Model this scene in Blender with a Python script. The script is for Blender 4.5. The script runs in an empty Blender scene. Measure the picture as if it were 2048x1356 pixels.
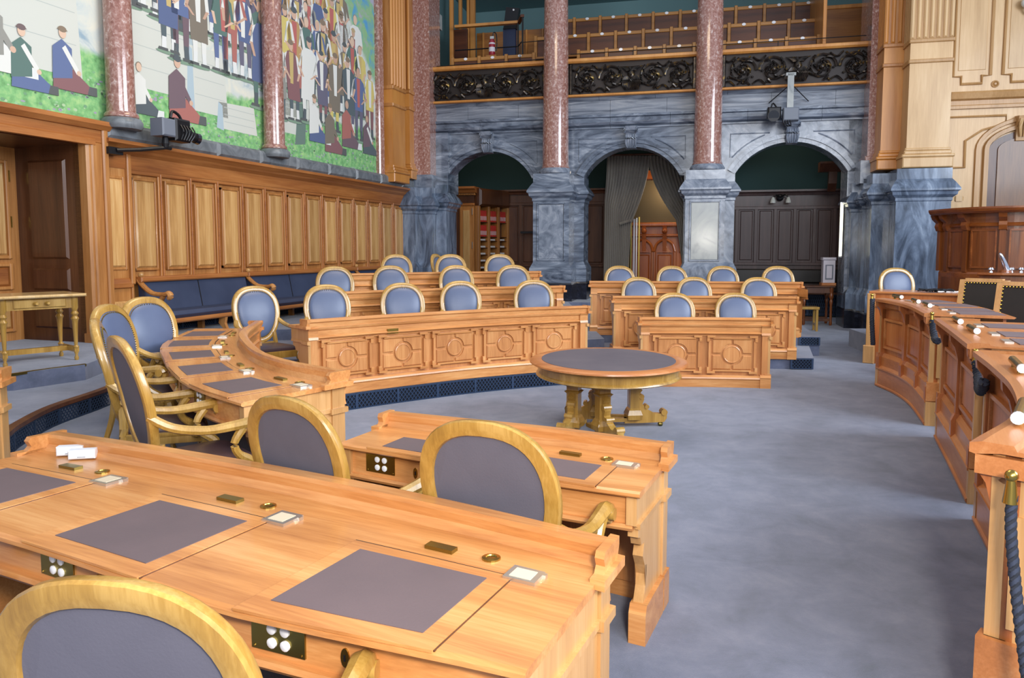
import bpy, bmesh, math, random
from math import sin, cos, pi, radians, sqrt, atan, atan2, hypot, ceil
from mathutils import Matrix, Vector
random.seed(7)
SC = bpy.context.scene
COL = SC.collection
# ------------------------------------------------------------------ camera
FPX, PCX, PCY, HZ, HC = 1500.0, 1024.0, 620.0, 497.0, 1.9
PIT = atan((PCY - HZ) / FPX)
cd = bpy.data.cameras.new('camera'); cam = bpy.data.objects.new('camera', cd); COL.objects.link(cam)
cam.location = (0, 0, HC); cam.rotation_euler = (pi / 2 - PIT, 0, 0)
cd.sensor_width = 36; cd.lens = FPX / 2048 * 36; cd.shift_x = 0; cd.shift_y = (PCY - 678) / 2048
cd.clip_start = 0.05; cd.clip_end = 200
SC.camera = cam
# ------------------------------------------------------------------ world and lights
W = bpy.data.worlds.new('world'); SC.world = W; W.use_nodes = True
W.node_tree.nodes['Background'].inputs[0].default_value = (0.74, 0.84, 1.0, 1)
W.node_tree.nodes['Background'].inputs[1].default_value = 0.48
def area(name, loc, target, sx, sy, power, col):
    l = bpy.data.lights.new(name, 'AREA'); l.shape = 'RECTANGLE'; l.size = sx; l.size_y = sy; l.energy = power; l.color = col
    o = bpy.data.objects.new(name, l); COL.objects.link(o); o.location = loc
    o.rotation_euler = (Vector(target) - Vector(loc)).to_track_quat('-Z', 'Y').to_euler(); return o
area('window_light_right', (11.5, 3.0, 6.5), (-3, 10, 1.5), 9, 5, 1650, (0.80, 0.89, 1.0))
area('window_light_rear', (2.5, -5.0, 6.5), (-1, 9, 1.0), 9, 4, 900, (0.92, 0.95, 1.0))
area('chandelier_light', (0.5, 9.0, 9.5), (0.5, 9.5, 0), 4, 4, 330, (1.0, 0.80, 0.55))
area('camera_flash', (0.45, -0.3, 2.35), (0.1, 4.0, 0.9), 0.35, 0.25, 105, (1.0, 0.93, 0.82))
SC.view_settings.view_transform = 'Standard'; SC.view_settings.look = 'None'
SC.view_settings.exposure = 0.35; SC.view_settings.gamma = 1; SC.view_settings.use_curve_mapping = False
# ------------------------------------------------------------------ pixel -> place
CAMP = Vector((0, 0, HC)); FW = Vector((0, cos(PIT), -sin(PIT))); UP = Vector((0, sin(PIT), cos(PIT)))
def ray(px, py): return FW * FPX + Vector((1, 0, 0)) * (px - PCX) - UP * (py - PCY)
def at(px, py, z):
    r = ray(px, py); return CAMP + r * ((z - HC) / r.z)
def atY(px, py, Y):
    r = ray(px, py); return CAMP + r * (Y / r.y)
class Frame:
    def __init__(s, x, y, rot):
        s.M = Matrix.Translation((x, y, 0)) @ Matrix.Rotation(rot, 4, 'Z'); s.I = s.M.inverted(); s.loc = (x, y, 0); s.rot = rot
    def hit(s, px, py, v=0.0):
        p = s.I @ CAMP; r = s.I.to_3x3() @ ray(px, py); q = p + r * ((v - p.y) / r.y); return q.x, q.z
    def u(s, px, v=0.0, py=497): return s.hit(px, py, v)[0]
    def w(s, x, y, z): return s.M @ Vector((x, y, z))
FB = Frame(0, 19.8, -atan(0.2435))                     # arcade wall, +y behind it
FL = Frame(-2.71, 20.46, pi / 2 - atan(0.337))         # panelled wall with the mural, +y behind it
# ------------------------------------------------------------------ materials
def lin(c): return c / 12.92 if c <= 0.04045 else ((c + 0.055) / 1.055) ** 2.4
def hx(h): return tuple(lin(int(h[i:i + 2], 16) / 255) for i in (0, 2, 4)) + (1,)
MATS = {}
def base(name, rough=0.5, metal=0.0, coat=0.0):
    m = bpy.data.materials.new(name); m.use_nodes = True; nt = m.node_tree; b = nt.nodes['Principled BSDF']
    b.inputs['Roughness'].default_value = rough; b.inputs['Metallic'].default_value = metal
    if coat: b.inputs['Coat Weight'].default_value = coat; b.inputs['Coat Roughness'].default_value = 0.12
    MATS[name] = m; return m, nt, b
def plain(name, h, rough=0.5, metal=0.0, coat=0.0, emit=0):
    m, nt, b = base(name, rough, metal, coat); b.inputs['Base Color'].default_value = hx(h)
    if emit: b.inputs['Emission Color'].default_value = hx(h); b.inputs['Emission Strength'].default_value = emit
    return m
def texmap(nt, scale, rot=(0, 0, 0), kind='Object'):
    tc = nt.nodes.new('ShaderNodeTexCoord'); mp = nt.nodes.new('ShaderNodeMapping')
    mp.inputs['Scale'].default_value = scale; mp.inputs['Rotation'].default_value = rot
    nt.links.new(tc.outputs[kind], mp.inputs[0]); return mp
def noise(nt, mp, sc, det=4, rough=0.55, dist=0.0):
    n = nt.nodes.new('ShaderNodeTexNoise'); n.inputs['Scale'].default_value = sc; n.inputs['Detail'].default_value = det
    n.inputs['Roughness'].default_value = rough; n.inputs['Distortion'].default_value = dist
    nt.links.new(mp.outputs[0], n.inputs['Vector']); return n
def ramp(nt, src, stops):
    r = nt.nodes.new('ShaderNodeValToRGB'); e = r.color_ramp.elements
    while len(e) < len(stops): e.new(0.5)
    for k, (p, c) in enumerate(stops): e[k].position = p; e[k].color = hx(c) if isinstance(c, str) else c
    nt.links.new(src, r.inputs[0]); return r
def bump(nt, b, src, st, dist=0.01):
    bp = nt.nodes.new('ShaderNodeBump'); bp.inputs['Strength'].default_value = st; bp.inputs['Distance'].default_value = dist
    nt.links.new(src, bp.inputs['Height']); nt.links.new(bp.outputs[0], b.inputs['Normal'])
def wood(name, dark, mid, light, axis='z', rough=0.32, coat=0.25, sc=5.0, var=0.06):
    m, nt, b = base(name, rough, 0, coat)
    s = {'x': (0.12, 1, 1), 'y': (1, 0.12, 1), 'z': (1, 1, 0.12)}[axis]
    n = noise(nt, texmap(nt, s), sc, 6, 0.6, 0.8)
    s2 = {'x': (0.04, 1, 1), 'y': (1, 0.04, 1), 'z': (1, 1, 0.04)}[axis]
    n2 = noise(nt, texmap(nt, s2), sc * 16, 3, 0.6, 0.2)
    mx = nt.nodes.new('ShaderNodeMix'); mx.inputs[0].default_value = 0.3
    nt.links.new(n.outputs['Fac'], mx.inputs[2]); nt.links.new(n2.outputs['Fac'], mx.inputs[3])
    r = ramp(nt, mx.outputs[0], [(0.32, dark), (0.5, mid), (0.68, light)])
    oi = nt.nodes.new('ShaderNodeObjectInfo'); hs = nt.nodes.new('ShaderNodeHueSaturation')
    mr = nt.nodes.new('ShaderNodeMapRange'); mr.inputs[3].default_value = 1 - var; mr.inputs[4].default_value = 1 + var
    nt.links.new(oi.outputs['Random'], mr.inputs[0]); nt.links.new(mr.outputs[0], hs.inputs['Value'])
    nt.links.new(r.outputs[0], hs.inputs['Color']); nt.links.new(hs.outputs[0], b.inputs['Base Color'])
    bump(nt, b, n2.outputs['Fac'], 0.12, 0.003); return m
def marble(name, stops, scale=(1, 1, 1), sc=1.6, rot=(0, 0, 0), rough=0.18, dist=1.8, det=8):
    m, nt, b = base(name, rough, 0, 0.7 if 'red' in name else 0.12)
    n = noise(nt, texmap(nt, scale, rot), sc, det, 0.62, dist)
    r = ramp(nt, n.outputs['Fac'], stops); nt.links.new(r.outputs[0], b.inputs['Base Color']); return m
wood('wood_desk', 'A86A38', 'C9894E', 'DDA56A', 'x'); wood('wood_desk_v', 'A86A3A', 'C5854E', 'D89E64', 'z')
wood('wood_end', 'AE7F4C', 'C3935C', 'D2A672', 'z')
wood('wood_podium', '98501F', 'B06532', 'C27C46', 'z'); wood('wood_podium_top', 'A0602F', 'B87440', 'C98C58', 'x')
wood('wood_chair', '87632A', 'A67F3A', 'C09A54', 'z', 0.28, 0.5, 6); wood('wood_chair_light', 'B08A50', 'CBA76E', 'DEC192', 'z', 0.3, 0.5, 6)
wood('wood_wall', '8F5A2A', 'B0763E', 'C8935A', 'z', 0.4, 0.15, 3); wood('wood_panel', '9A6A36', 'C4965C', 'E0BE88', 'z', 0.4, 0.15, 2.6, .14)
wood('wood_wall_h', '7E4520', 'A0622F', 'B87A42', 'x', 0.4, 0.15, 3)
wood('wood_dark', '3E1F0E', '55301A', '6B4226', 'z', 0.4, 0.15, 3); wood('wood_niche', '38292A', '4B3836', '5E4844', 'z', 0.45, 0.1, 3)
wood('wood_cream', 'B28C5C', 'C6A171', 'D4B386', 'z', 0.45, 0.1, 2.5); wood('wood_cream_edge', '98703F', 'AC8250', 'BD9566', 'z', 0.45, 0.1, 2.5)
wood('wood_orange', 'B07030', 'C4843F', 'D2964E', 'z', 0.4, 0.15, 2.5)
wood('wood_red', '50260C', '703A14', '8C5022', 'z', 0.35, 0.15, 3); wood('wood_red_h', '5A2A0E', '7A4018', '985826', 'x', 0.3, 0.25, 3)
wood('wood_gallery_rail', '8A5A26', 'A57034', 'BA8646', 'x', 0.4, 0.15, 3); wood('wood_gallery', '7E4A1C', '9A6228', 'B07636', 'x', 0.4, 0.15, 3); wood('wood_gallery_panel', '38180A', '552A12', '6C3A1C', 'x', 0.45, 0.1, 3)
wood('wood_mid', '5A3820', '76502F', '8F663F', 'z', 0.4, 0.2, 3); wood('wood_portal', '9C4A18', 'B85F26', 'CC7A3C', 'z', 0.35, 0.3, 3)
marble('marble_grey', [(0.3, '2E3440'), (0.42, '555E6E'), (0.52, '6C7686'), (0.6, '828B9A'), (0.72, 'A4ACB8')], (0.5, 0.5, 2.0), 1.9, (0.35, 0.5, 0))
marble('marble_grey_v', [(0.3, '2C3442'), (0.42, '4C5768'), (0.52, '637084'), (0.62, '7C8A9E'), (0.74, 'A2AEBE')], (1.6, 1.6, 0.45), 1.6, (0.0, 0.25, 0), .16, 1.4)
marble('marble_cloud', [(0.3, '4C5464'), (0.46, '727B8A'), (0.58, '8C94A2'), (0.75, 'B0B4BA')], (1, 1, 1), 2.2)
marble('marble_pale', [(0.32, '767C80'), (0.42, '989C9C'), (0.7, 'ACAEAA')], (1, 1, 1), 1.3)
marble('marble_band', [(0.3, '444A56'), (0.42, '666D7A'), (0.55, '858C98'), (0.72, 'A6A9AE')], (0.35, 0.35, 4.0), 1.5, (0, 0.04, 0))
marble('marble_red', [(0.3, '7E5046'), (0.48, '9A6E62'), (0.58, 'AE8A80'), (0.7, 'D6C6C0')], (1, 1, 0.8), 20, (0, 0, 0), 0.1, 0.6, 8)
marble('marble_black', [(0.35, '12141E'), (0.6, '20232F'), (0.75, '363A48')], (1, 1, 1), 3)
marble('stone_ledge', [(0.35, '5C6166'), (0.55, '72777C'), (0.75, '878C90')], (1, 1, 1), 3, (0, 0, 0), 0.5)
# carpet
m, nt, b = base('carpet', 0.95)
mp = texmap(nt, (1, 1, 1)); n1 = noise(nt, mp, 2.6, 9, 0.7, 0.3); n2 = noise(nt, mp, 260, 2)
r1 = ramp(nt, n1.outputs['Fac'], [(0.3, '495369'), (0.5, '5E667F'), (0.7, '71778D')])
nt.links.new(r1.outputs[0], b.inputs['Base Color']); bump(nt, b, n2.outputs['Fac'], 0.5, 0.006)
b.inputs['Sheen Weight'].default_value = 0.3
def leather(name, a, c, rough):
    m, nt, b = base(name, rough); mp = texmap(nt, (1, 1, 1)); n = noise(nt, mp, 2.0, 3); n2 = noise(nt, mp, 120, 3)
    r = ramp(nt, n.outputs['Fac'], [(0.3, a), (0.7, c)]); nt.links.new(r.outputs[0], b.inputs['Base Color']); bump(nt, b, n2.outputs['Fac'], 0.25, 0.002)
leather('leather_back', '4F5B78', '5D6986', 0.38); leather('leather_seat', '3E2E33', '4A383C', 0.35)  # chair-front leather tinted bluer: the sheen of reflected blue light put into its colour
leather('leather_rear', '55535F', '605E6A', 0.7); leather('leather_pad', '5E5155', '69595C', 0.62); leather('leather_table', '55505A', '605A62', 0.6)
leather('leather_bench', '2F3850', '3A435C', 0.5); leather('leather_dark', '17120F', '221A16', 0.4)
plain('brass', 'B79A4E', 0.25, 1.0); plain('brass_dark', '96884C', 0.32, 1.0); plain('nickel', 'D2D2CE', 0.3, 0.9); plain('steel_knob', 'D8DCE8', 0.15, 1.0)
plain('label_beige', 'CDBFA6', 0.6); plain('paper_white', 'E4E6EA', 0.6); plain('black_metal', '1A1A1E', 0.4, 0.3); plain('camera_grey', '6E7480', 0.5); plain('glass_lens', '10121C', 0.05, 0, 1)
plain('grille_blue', '31435F', 0.45, 0.4); plain('grille_back', '0C1320', 0.9); plain('rope_blue', '2C3346', 0.8)
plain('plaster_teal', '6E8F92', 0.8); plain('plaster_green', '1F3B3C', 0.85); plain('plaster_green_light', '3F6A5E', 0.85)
plain('binder_red', 'C42C22', 0.5); plain('label_white', 'D8D4DC', 0.6); plain('tube_lamp', 'F2EED0', 0.4, 0, 0, 1.6); plain('green_strip', 'A9BFA6', 0.5); plain('green_board', '5C8A4A', 0.5)
plain('velvet_rope', '20242F', 0.8); plain('extinguisher', '9A2033', 0.3, 0, 0.4); plain('stand_blue', '1F2C4C', 0.5); plain('porcelain', 'E8E8EC', 0.2, 0, 0.6)
plain('glass_shade', 'C8CCC8', 0.2, 0, 0.5); plain('wallpaper', '6C5C40', 0.8); plain('whitewood', 'C9C3CC', 0.35, 0, 0.3); plain('stage_board', '8A6040', 0.45)
m, nt, b = base('bronze', 0.32, 0.85); mp = texmap(nt, (1, 1, 1)); n = noise(nt, mp, 7, 5)
r = ramp(nt, n.outputs['Fac'], [(0.35, '2A2624'), (0.55, '4A4440'), (0.72, '9A7C3C')]); nt.links.new(r.outputs[0], b.inputs['Base Color'])
m, nt, b = base('bronze_ground', 0.5, 0.3); b.inputs['Base Color'].default_value = hx('2C2422')
m, nt, b = base('curtain', 0.75); mp = texmap(nt, (1, 1, 0.1)); n = noise(nt, mp, 6, 3)
r = ramp(nt, n.outputs['Fac'], [(0.3, '6E675F'), (0.7, '8C857A')]); nt.links.new(r.outputs[0], b.inputs['Base Color']); b.inputs['Sheen Weight'].default_value = 0.4
m, nt, b = base('voile', 0.8); b.inputs['Base Color'].default_value = hx('8C857A')
# painted wall picture: a generic open-air scene (meadow, pale rocks, hills, sky)
m, nt, b = base('mural_ground', 0.7)
tc = nt.nodes.new('ShaderNodeTexCoord'); sx = nt.nodes.new('ShaderNodeSeparateXYZ'); nt.links.new(tc.outputs['Object'], sx.inputs[0])
mp = texmap(nt, (1, 1, 1)); na = noise(nt, mp, 0.9, 4); nb = noise(nt, mp, 9, 5); nc = noise(nt, mp, 2.2, 5, 0.6, 1.0)
def math2(op, a, c):
    q = nt.nodes.new('ShaderNodeMath'); q.operation = op
    for k, v in enumerate((a, c)):
        if isinstance(v, (int, float)): q.inputs[k].default_value = v
        else: nt.links.new(v, q.inputs[k])
    return q.outputs[0]
def mixc(f, a, c):
    q = nt.nodes.new('ShaderNodeMix'); q.data_type = 'RGBA'; nt.links.new(f, q.inputs[0]); nt.links.new(a, q.inputs[6]); nt.links.new(c, q.inputs[7]); return q.outputs[2]
grass = ramp(nt, nb.outputs['Fac'], [(0.3, '5C8F58'), (0.5, '7FB878'), (0.7, 'A5CC88')]).outputs[0]
rock = ramp(nt, nc.outputs['Fac'], [(0.3, '8FA6B4'), (0.45, 'C4CCC8'), (0.65, 'DAD8C8')]).outputs[0]
hill = ramp(nt, nc.outputs['Fac'], [(0.35, '5A9CC4'), (0.5, '8CB880'), (0.66, 'A8A8B8')]).outputs[0]
g = math2('ADD', sx.outputs['Z'], math2('MULTIPLY', math2('SUBTRACT', na.outputs['Fac'], 0.5), 0.9))
f1 = math2('MULTIPLY', math2('SUBTRACT', g, 4.62), 12.0); q = nt.nodes.new('ShaderNodeClamp'); nt.links.new(f1, q.inputs[0])
# hills and lake at the far right end, above a slope
f2 = math2('MULTIPLY', math2('SUBTRACT', math2('ADD', g, math2('MULTIPLY', sx.outputs['X'], 1.1)), 3.6), 6.0); q2 = nt.nodes.new('ShaderNodeClamp'); nt.links.new(f2, q2.inputs[0])
nt.links.new(mixc(q2.outputs[0], mixc(q.outputs[0], grass, rock), hill), b.inputs['Base Color'])
m, nt, b = base('mural_paint', 0.7); vc = nt.nodes.new('ShaderNodeVertexColor'); vc.layer_name = 'paint'; nt.links.new(vc.outputs[0], b.inputs['Base Color'])
# ------------------------------------------------------------------ mesh builder
class MB:
    def __init__(s, fn=None): s.v = []; s.f = []; s.fn = fn
    def add(s, vs, fs):
        k = len(s.v)
        s.v += [tuple(s.fn(*p)) if s.fn else tuple(p) for p in vs]; s.f += [tuple(i + k for i in f) for f in fs]; return s
    def grid(s, rings, closed=True, cap=True):
        n = len(rings[0]); vs = [p for r in rings for p in r]; fs = []
        for i in range(len(rings) - 1):
            for j in range(n if closed else n - 1):
                a = i * n + j; b = i * n + (j + 1) % n; fs.append((a, b, b + n, a + n))
        if cap and closed: fs.append(tuple(range(n - 1, -1, -1))); fs.append(tuple((len(rings) - 1) * n + j for j in range(n)))
        return s.add(vs, fs)
    def box(s, x0, x1, y0, y1, z0, z1, n=1):
        return s.grid([[(x, y0, z0), (x, y1, z0), (x, y1, z1), (x, y0, z1)] for x in [x0 + (x1 - x0) * i / n for i in range(n + 1)]])
    def cbox(s, x0, x1, y0, y1, z0, z1, c=0.01):     # bevelled on the -y face
        return s.grid([[(x0, y1, z0), (x1, y1, z0), (x1, y1, z1), (x0, y1, z1)], [(x0, y0 + c, z0), (x1, y0 + c, z0), (x1, y0 + c, z1), (x0, y0 + c, z1)],
                       [(x0 + c, y0, z0 + c), (x1 - c, y0, z0 + c), (x1 - c, y0, z1 - c), (x0 + c, y0, z1 - c)]])
    def sweep(s, prof, x0, x1, n=1):                   # closed profile of (y, z) along x
        return s.grid([[(x0 + (x1 - x0) * i / n, y, z) for y, z in prof] for i in range(n + 1)])
    def prism(s, poly, y0, y1):                        # polygon of (x, z) pushed through y
        return s.grid([[(x, y0, z) for x, z in poly], [(x, y1, z) for x, z in poly]])
    def prismz(s, poly, z0, z1): return s.grid([[(x, y, z0) for x, y in poly], [(x, y, z1) for x, y in poly]])
    def prismx(s, poly, x0, x1): return s.grid([[(x0, y, z) for y, z in poly], [(x1, y, z) for y, z in poly]])
    def lathe(s, prof, c=(0, 0, 0), n=24, sy=1.0):
        return s.grid([[(c[0] + r * cos(2 * pi * j / n), c[1] + sy * r * sin(2 * pi * j / n), c[2] + z) for j in range(n)] for r, z in prof])
    def sqlathe(s, prof, hxx, hyy, c=(0, 0, 0)):
        return s.grid([[(c[0] - hxx - o, c[1] - hyy - o, c[2] + z), (c[0] + hxx + o, c[1] - hyy - o, c[2] + z), (c[0] + hxx + o, c[1] + hyy + o, c[2] + z), (c[0] - hxx - o, c[1] + hyy + o, c[2] + z)] for o, z in prof])
    def tube(s, pts, r, n=8, sm=0, flat=1.0, up=(0, 0, 1)):
        pts = [Vector(p) for p in pts]; rs = list(r) if isinstance(r, (list, tuple)) else [r] * len(pts)
        if sm:
            q = []; qr = []; P = [pts[0]] + pts + [pts[-1]]
            for i in range(1, len(P) - 2):
                for k in range(sm):
                    t = k / sm; a, b, c, d = P[i - 1], P[i], P[i + 1], P[i + 2]
                    q.append(0.5 * ((2 * b) + (c - a) * t + (2 * a - 5 * b + 4 * c - d) * t * t + (3 * b - a - 3 * c + d) * t ** 3)); qr.append(rs[i - 1] * (1 - t) + rs[i] * t)
            q.append(pts[-1]); qr.append(rs[-1]); pts, rs = q, qr
        rings = []; last = None
        for i, p in enumerate(pts):
            t = (pts[min(i + 1, len(pts) - 1)] - pts[max(i - 1, 0)]).normalized()
            u = Vector(up); a = t.cross(u)
            if a.length < 1e-3: a = last if last is not None else t.cross(Vector((0, 1, 0)))
            a.normalize(); last = a; b = a.cross(t)
            rings.append([tuple(p + a * (rs[i] * flat * cos(2 * pi * j / n)) + b * (rs[i] * sin(2 * pi * j / n))) for j in range(n)])
        return s.grid(rings)
    def ball(s, c, r, n=8, m=5, sx=1, sy=1, sz=1):
        return s.grid([[(c[0] + sx * r * sin(pi * i / m + 1e-3) * cos(2 * pi * j / n), c[1] + sy * r * sin(pi * i / m + 1e-3) * sin(2 * pi * j / n), c[2] + sz * r * cos(pi * i / m)) for j in range(n)] for i in range(m + 1)])
    def build(s, name, mat, parent=None, world=False, smooth=False, struct=False, frame=None):
        me = bpy.data.meshes.new(name); vs = s.v
        if parent is not None and world:
            inv = WM[parent.name].inverted(); vs = [tuple(inv @ Vector(p)) for p in vs]
        me.from_pydata(vs, [], s.f); 
        bm = bmesh.new(); bm.from_mesh(me); bmesh.ops.recalc_face_normals(bm, faces=bm.faces); bm.to_mesh(me); bm.free()
        me.materials.append(MATS[mat])
        if smooth:
            me.polygons.foreach_set('use_smooth', [True] * len(me.polygons)); me.set_sharp_from_angle(angle=radians(38))
        o = bpy.data.objects.new(name, me); COL.objects.link(o)
        if parent is not None: o.parent = parent; WM[o.name] = WM[parent.name]
        elif frame: o.location = frame.loc; o.rotation_euler = (0, 0, frame.rot); WM[o.name] = frame.M
        else: WM[o.name] = Matrix.Identity(4)
        if struct: o['kind'] = 'structure'
        return o
class Band:
    # ruled strip between the arena-side edge A and the user-side edge B, d runs from A (0) to B (D)
    def __init__(s, A, B, D): s.A = A; s.B = B; s.D = D; s.L = A.L
    def __call__(s, q, d, z):
        L = s.A.L; qc = min(max(q, 0), L); a, t = s.A.pt(qc); b, _ = s.B.pt(s.B.L * qc / L); p = a + (b - a) * (d / s.D) + t * (q - qc)
        return (p.x, p.y, z)
    def pt(s, q): return s.A.pt(q)
    def rot(s, q): return s.A.rot(q)
WM = {}
def tag(o, label, cat, group=None):
    o['label'] = label; o['category'] = cat
    if group: o['group'] = group
    return o
def thing(name, label, cat, loc=(0, 0, 0), rot=0.0, group=None, frame=None):
    o = bpy.data.objects.new(name, None); COL.objects.link(o)
    if frame: M = frame.M @ Matrix.Translation(loc) @ Matrix.Rotation(rot, 4, 'Z')
    else: M = Matrix.Translation(loc) @ Matrix.Rotation(rot, 4, 'Z')
    o.location = M.to_translation(); o.rotation_euler = (0, 0, M.to_euler().z); o.empty_display_size = 0.1
    WM[o.name] = M; return tag(o, label, cat, group)
def kids(o): return [c for c in bpy.data.objects if c.parent == o]
def dup(o, label, loc, rot, group=None, tree=None):
    tree = tree or TREE[o.name]; r = o.copy(); COL.objects.link(r); r.location = loc; r.rotation_euler = (0, 0, rot); r['label'] = label
    if group: r['group'] = group
    def rec(src, dst):
        for ch in TREE.get(src.name, []):
            c = ch.copy(); COL.objects.link(c); c.parent = dst; rec(ch, c)
    rec(o, r); WM[r.name] = Matrix.Translation(loc) @ Matrix.Rotation(rot, 4, 'Z'); return r
TREE = {}
def remember(o):
    TREE[o.name] = kids(o)
    for c in TREE[o.name]: remember(c)
def like(o, parent, loc, rot=(0, 0, 0), scale=None):   # another piece sharing the mesh
    c = o.copy(); COL.objects.link(c); c.parent = parent; c.location = loc; c.rotation_euler = rot
    if scale: c.scale = scale
    WM[c.name] = WM[parent.name] if parent is not None else Matrix.Identity(4); return c
class Path:
    def __init__(s, pts, n=24):
        P = [Vector(p) for p in pts]; P = [2 * P[0] - P[1]] + P + [2 * P[-1] - P[-2]]; s.p = []
        for i in range(1, len(P) - 2):
            a, b, c, d = P[i - 1:i + 3]
            for k in range(n):
                t = k / n; s.p.append(0.5 * ((2 * b) + (c - a) * t + (2 * a - 5 * b + 4 * c - d) * t * t + (3 * b - a - 3 * c + d) * t ** 3))
        s.p.append(P[-2]); s.l = [0]
        for i in range(1, len(s.p)): s.l.append(s.l[-1] + (s.p[i] - s.p[i - 1]).length)
        s.L = s.l[-1]
    def pt(s, q):
        n = len(s.p)
        if q <= 0: i = 0
        elif q >= s.L: i = n - 2
        else:
            lo, hi = 0, n - 1
            while hi - lo > 1:
                md = (lo + hi) // 2
                if s.l[md] <= q: lo = md
                else: hi = md
            i = lo
        a, b = s.p[i], s.p[i + 1]; d = s.l[i + 1] - s.l[i]; t = (q - s.l[i]) / d
        j0 = max(i - 3, 0); j1 = min(i + 4, n - 1); tg = (s.p[j1] - s.p[j0]).normalized()
        return a + (b - a) * t, tg
    def __call__(s, q, d, z):
        p, t = s.pt(q); return (p.x - t.y * d, p.y + t.x * d, z)
    def rot(s, q): t = s.pt(q)[1]; return atan2(t.y, t.x)
# ================================================================== THE SETTING
T1, T2, T3 = 0.2, 0.39, 0.57
def struct_poly(name, pts, z0, z1, mat='carpet'):
    return MB().prismz([(p[0], p[1]) for p in pts], z0, z1).build(name, mat, struct=True)
MB().box(-16, 16, -6, 30, -0.12, 0).build('floor', 'carpet', struct=True)
# paths of the desk fronts (ledge side), users always on the left-hand normal
PL = Path([(-1.16, 5.06), (-1.62, 5.46), (-2.02, 5.98), (-2.36, 6.65), (-2.66, 7.4), (-2.9, 8.55)])
P1 = Path([(-2.3, 8.42), (-1.75, 8.9), (-1.2, 9.32), (-0.5, 9.8), (0.3, 10.22), (1.05, 10.52)])
P2 = Path([(-2.6, 10.3), (-1.6, 11.05), (-0.4, 11.75), (0.82, 12.2)])
P3 = Path([(-3.0, 12.5), (-1.9, 13.2), (-0.7, 13.75), (0.5, 14.05)])
PD = Path([(0.815, 3.9), (0.3, 4.2), (-0.2, 4.42), (-0.76, 4.66)])
PN = Path([(0.335, 2.58), (-0.25, 2.96), (-0.98, 3.38), (-1.9, 3.84), (-2.54, 4.12)])
FN_ = [tuple(at(x, y, .79))[:2] for x, y in ((1040, 1338), (490, 1222), (305, 1165), (60, 1085))] + [(-2.35, 3.02), (-2.98, 3.36)]
BN = Band(PN, Path(FN_), .82)
BD = Band(PD, Path([tuple(at(x, y, .79))[:2] for x, y in ((1272, 984), (1100, 960), (890, 922), (684, 887))]), .72)
BL = Band(PL, Path([(-1.62, 4.42), (-2.02, 4.82), (-2.38, 5.3), (-2.9, 6.2), (-3.34, 7.15), (-3.62, 8.5)]), .82)
R1 = Path([(1.78, 10.25), (2.65, 10.22), (3.5, 10.12)])
R2 = Path([(1.63, 11.9), (3.0, 11.9), (4.45, 11.72)])
R3 = Path([(1.45, 13.7), (3.6, 13.5), (5.0, 13.3), (5.12, 13.28)])
def off(P, d, n=14): return [P(P.L * i / n, d, 0)[:2] for i in range(n + 1)]
t2e = [at(-40, 900, T2)[:2], at(12, 866, T2)[:2], at(33, 850, T2)[:2], at(100, 815, T2)[:2], at(186, 786, T2)[:2], (-4.35, 8.9), (-3.6, 9.9)]
struct_poly('floor', [(-12, 2.0), (-4.2, 2.6), (-2.6, 4.1), (-1.9, 4.45), (-1.25, 4.98)] + off(PL, -0.03)[1:] + [(-2.5, 8.5)] + off(P1, 0.0) + [(1.75, 10.55), (1.6, 13.0), (1.6, 18.6), (-12, 20)], 0, T1)
struct_poly('floor', [(-12, 6.0)] + [tuple(p) for p in t2e] + off(P2, 0.0) + [(1.55, 12.5), (1.5, 18.8), (-12, 20)], 0, T2)
struct_poly('floor', [(-12, 7.3), at(25, 748, T3)[:2], at(170, 729, T3)[:2], (-5.2, 10.6), (-4.2, 12.2)] + off(P3, 0.0) + [(1.4, 14.5), (1.4, 18.6), (5.1, 17.95), (6.2, 28), (-14, 30)], 0, T3)
struct_poly('floor', [(1.6, 11.9), (3.0, 11.9), (4.75, 11.7), (5.3, 13.3), (5.5, 14.5), (1.35, 16)], 0, 0.18)
struct_poly('floor', [(1.4, 13.7), (5.45, 13.2), (5.9, 15.2), (1.3, 18.6)], 0, 0.34)
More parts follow.
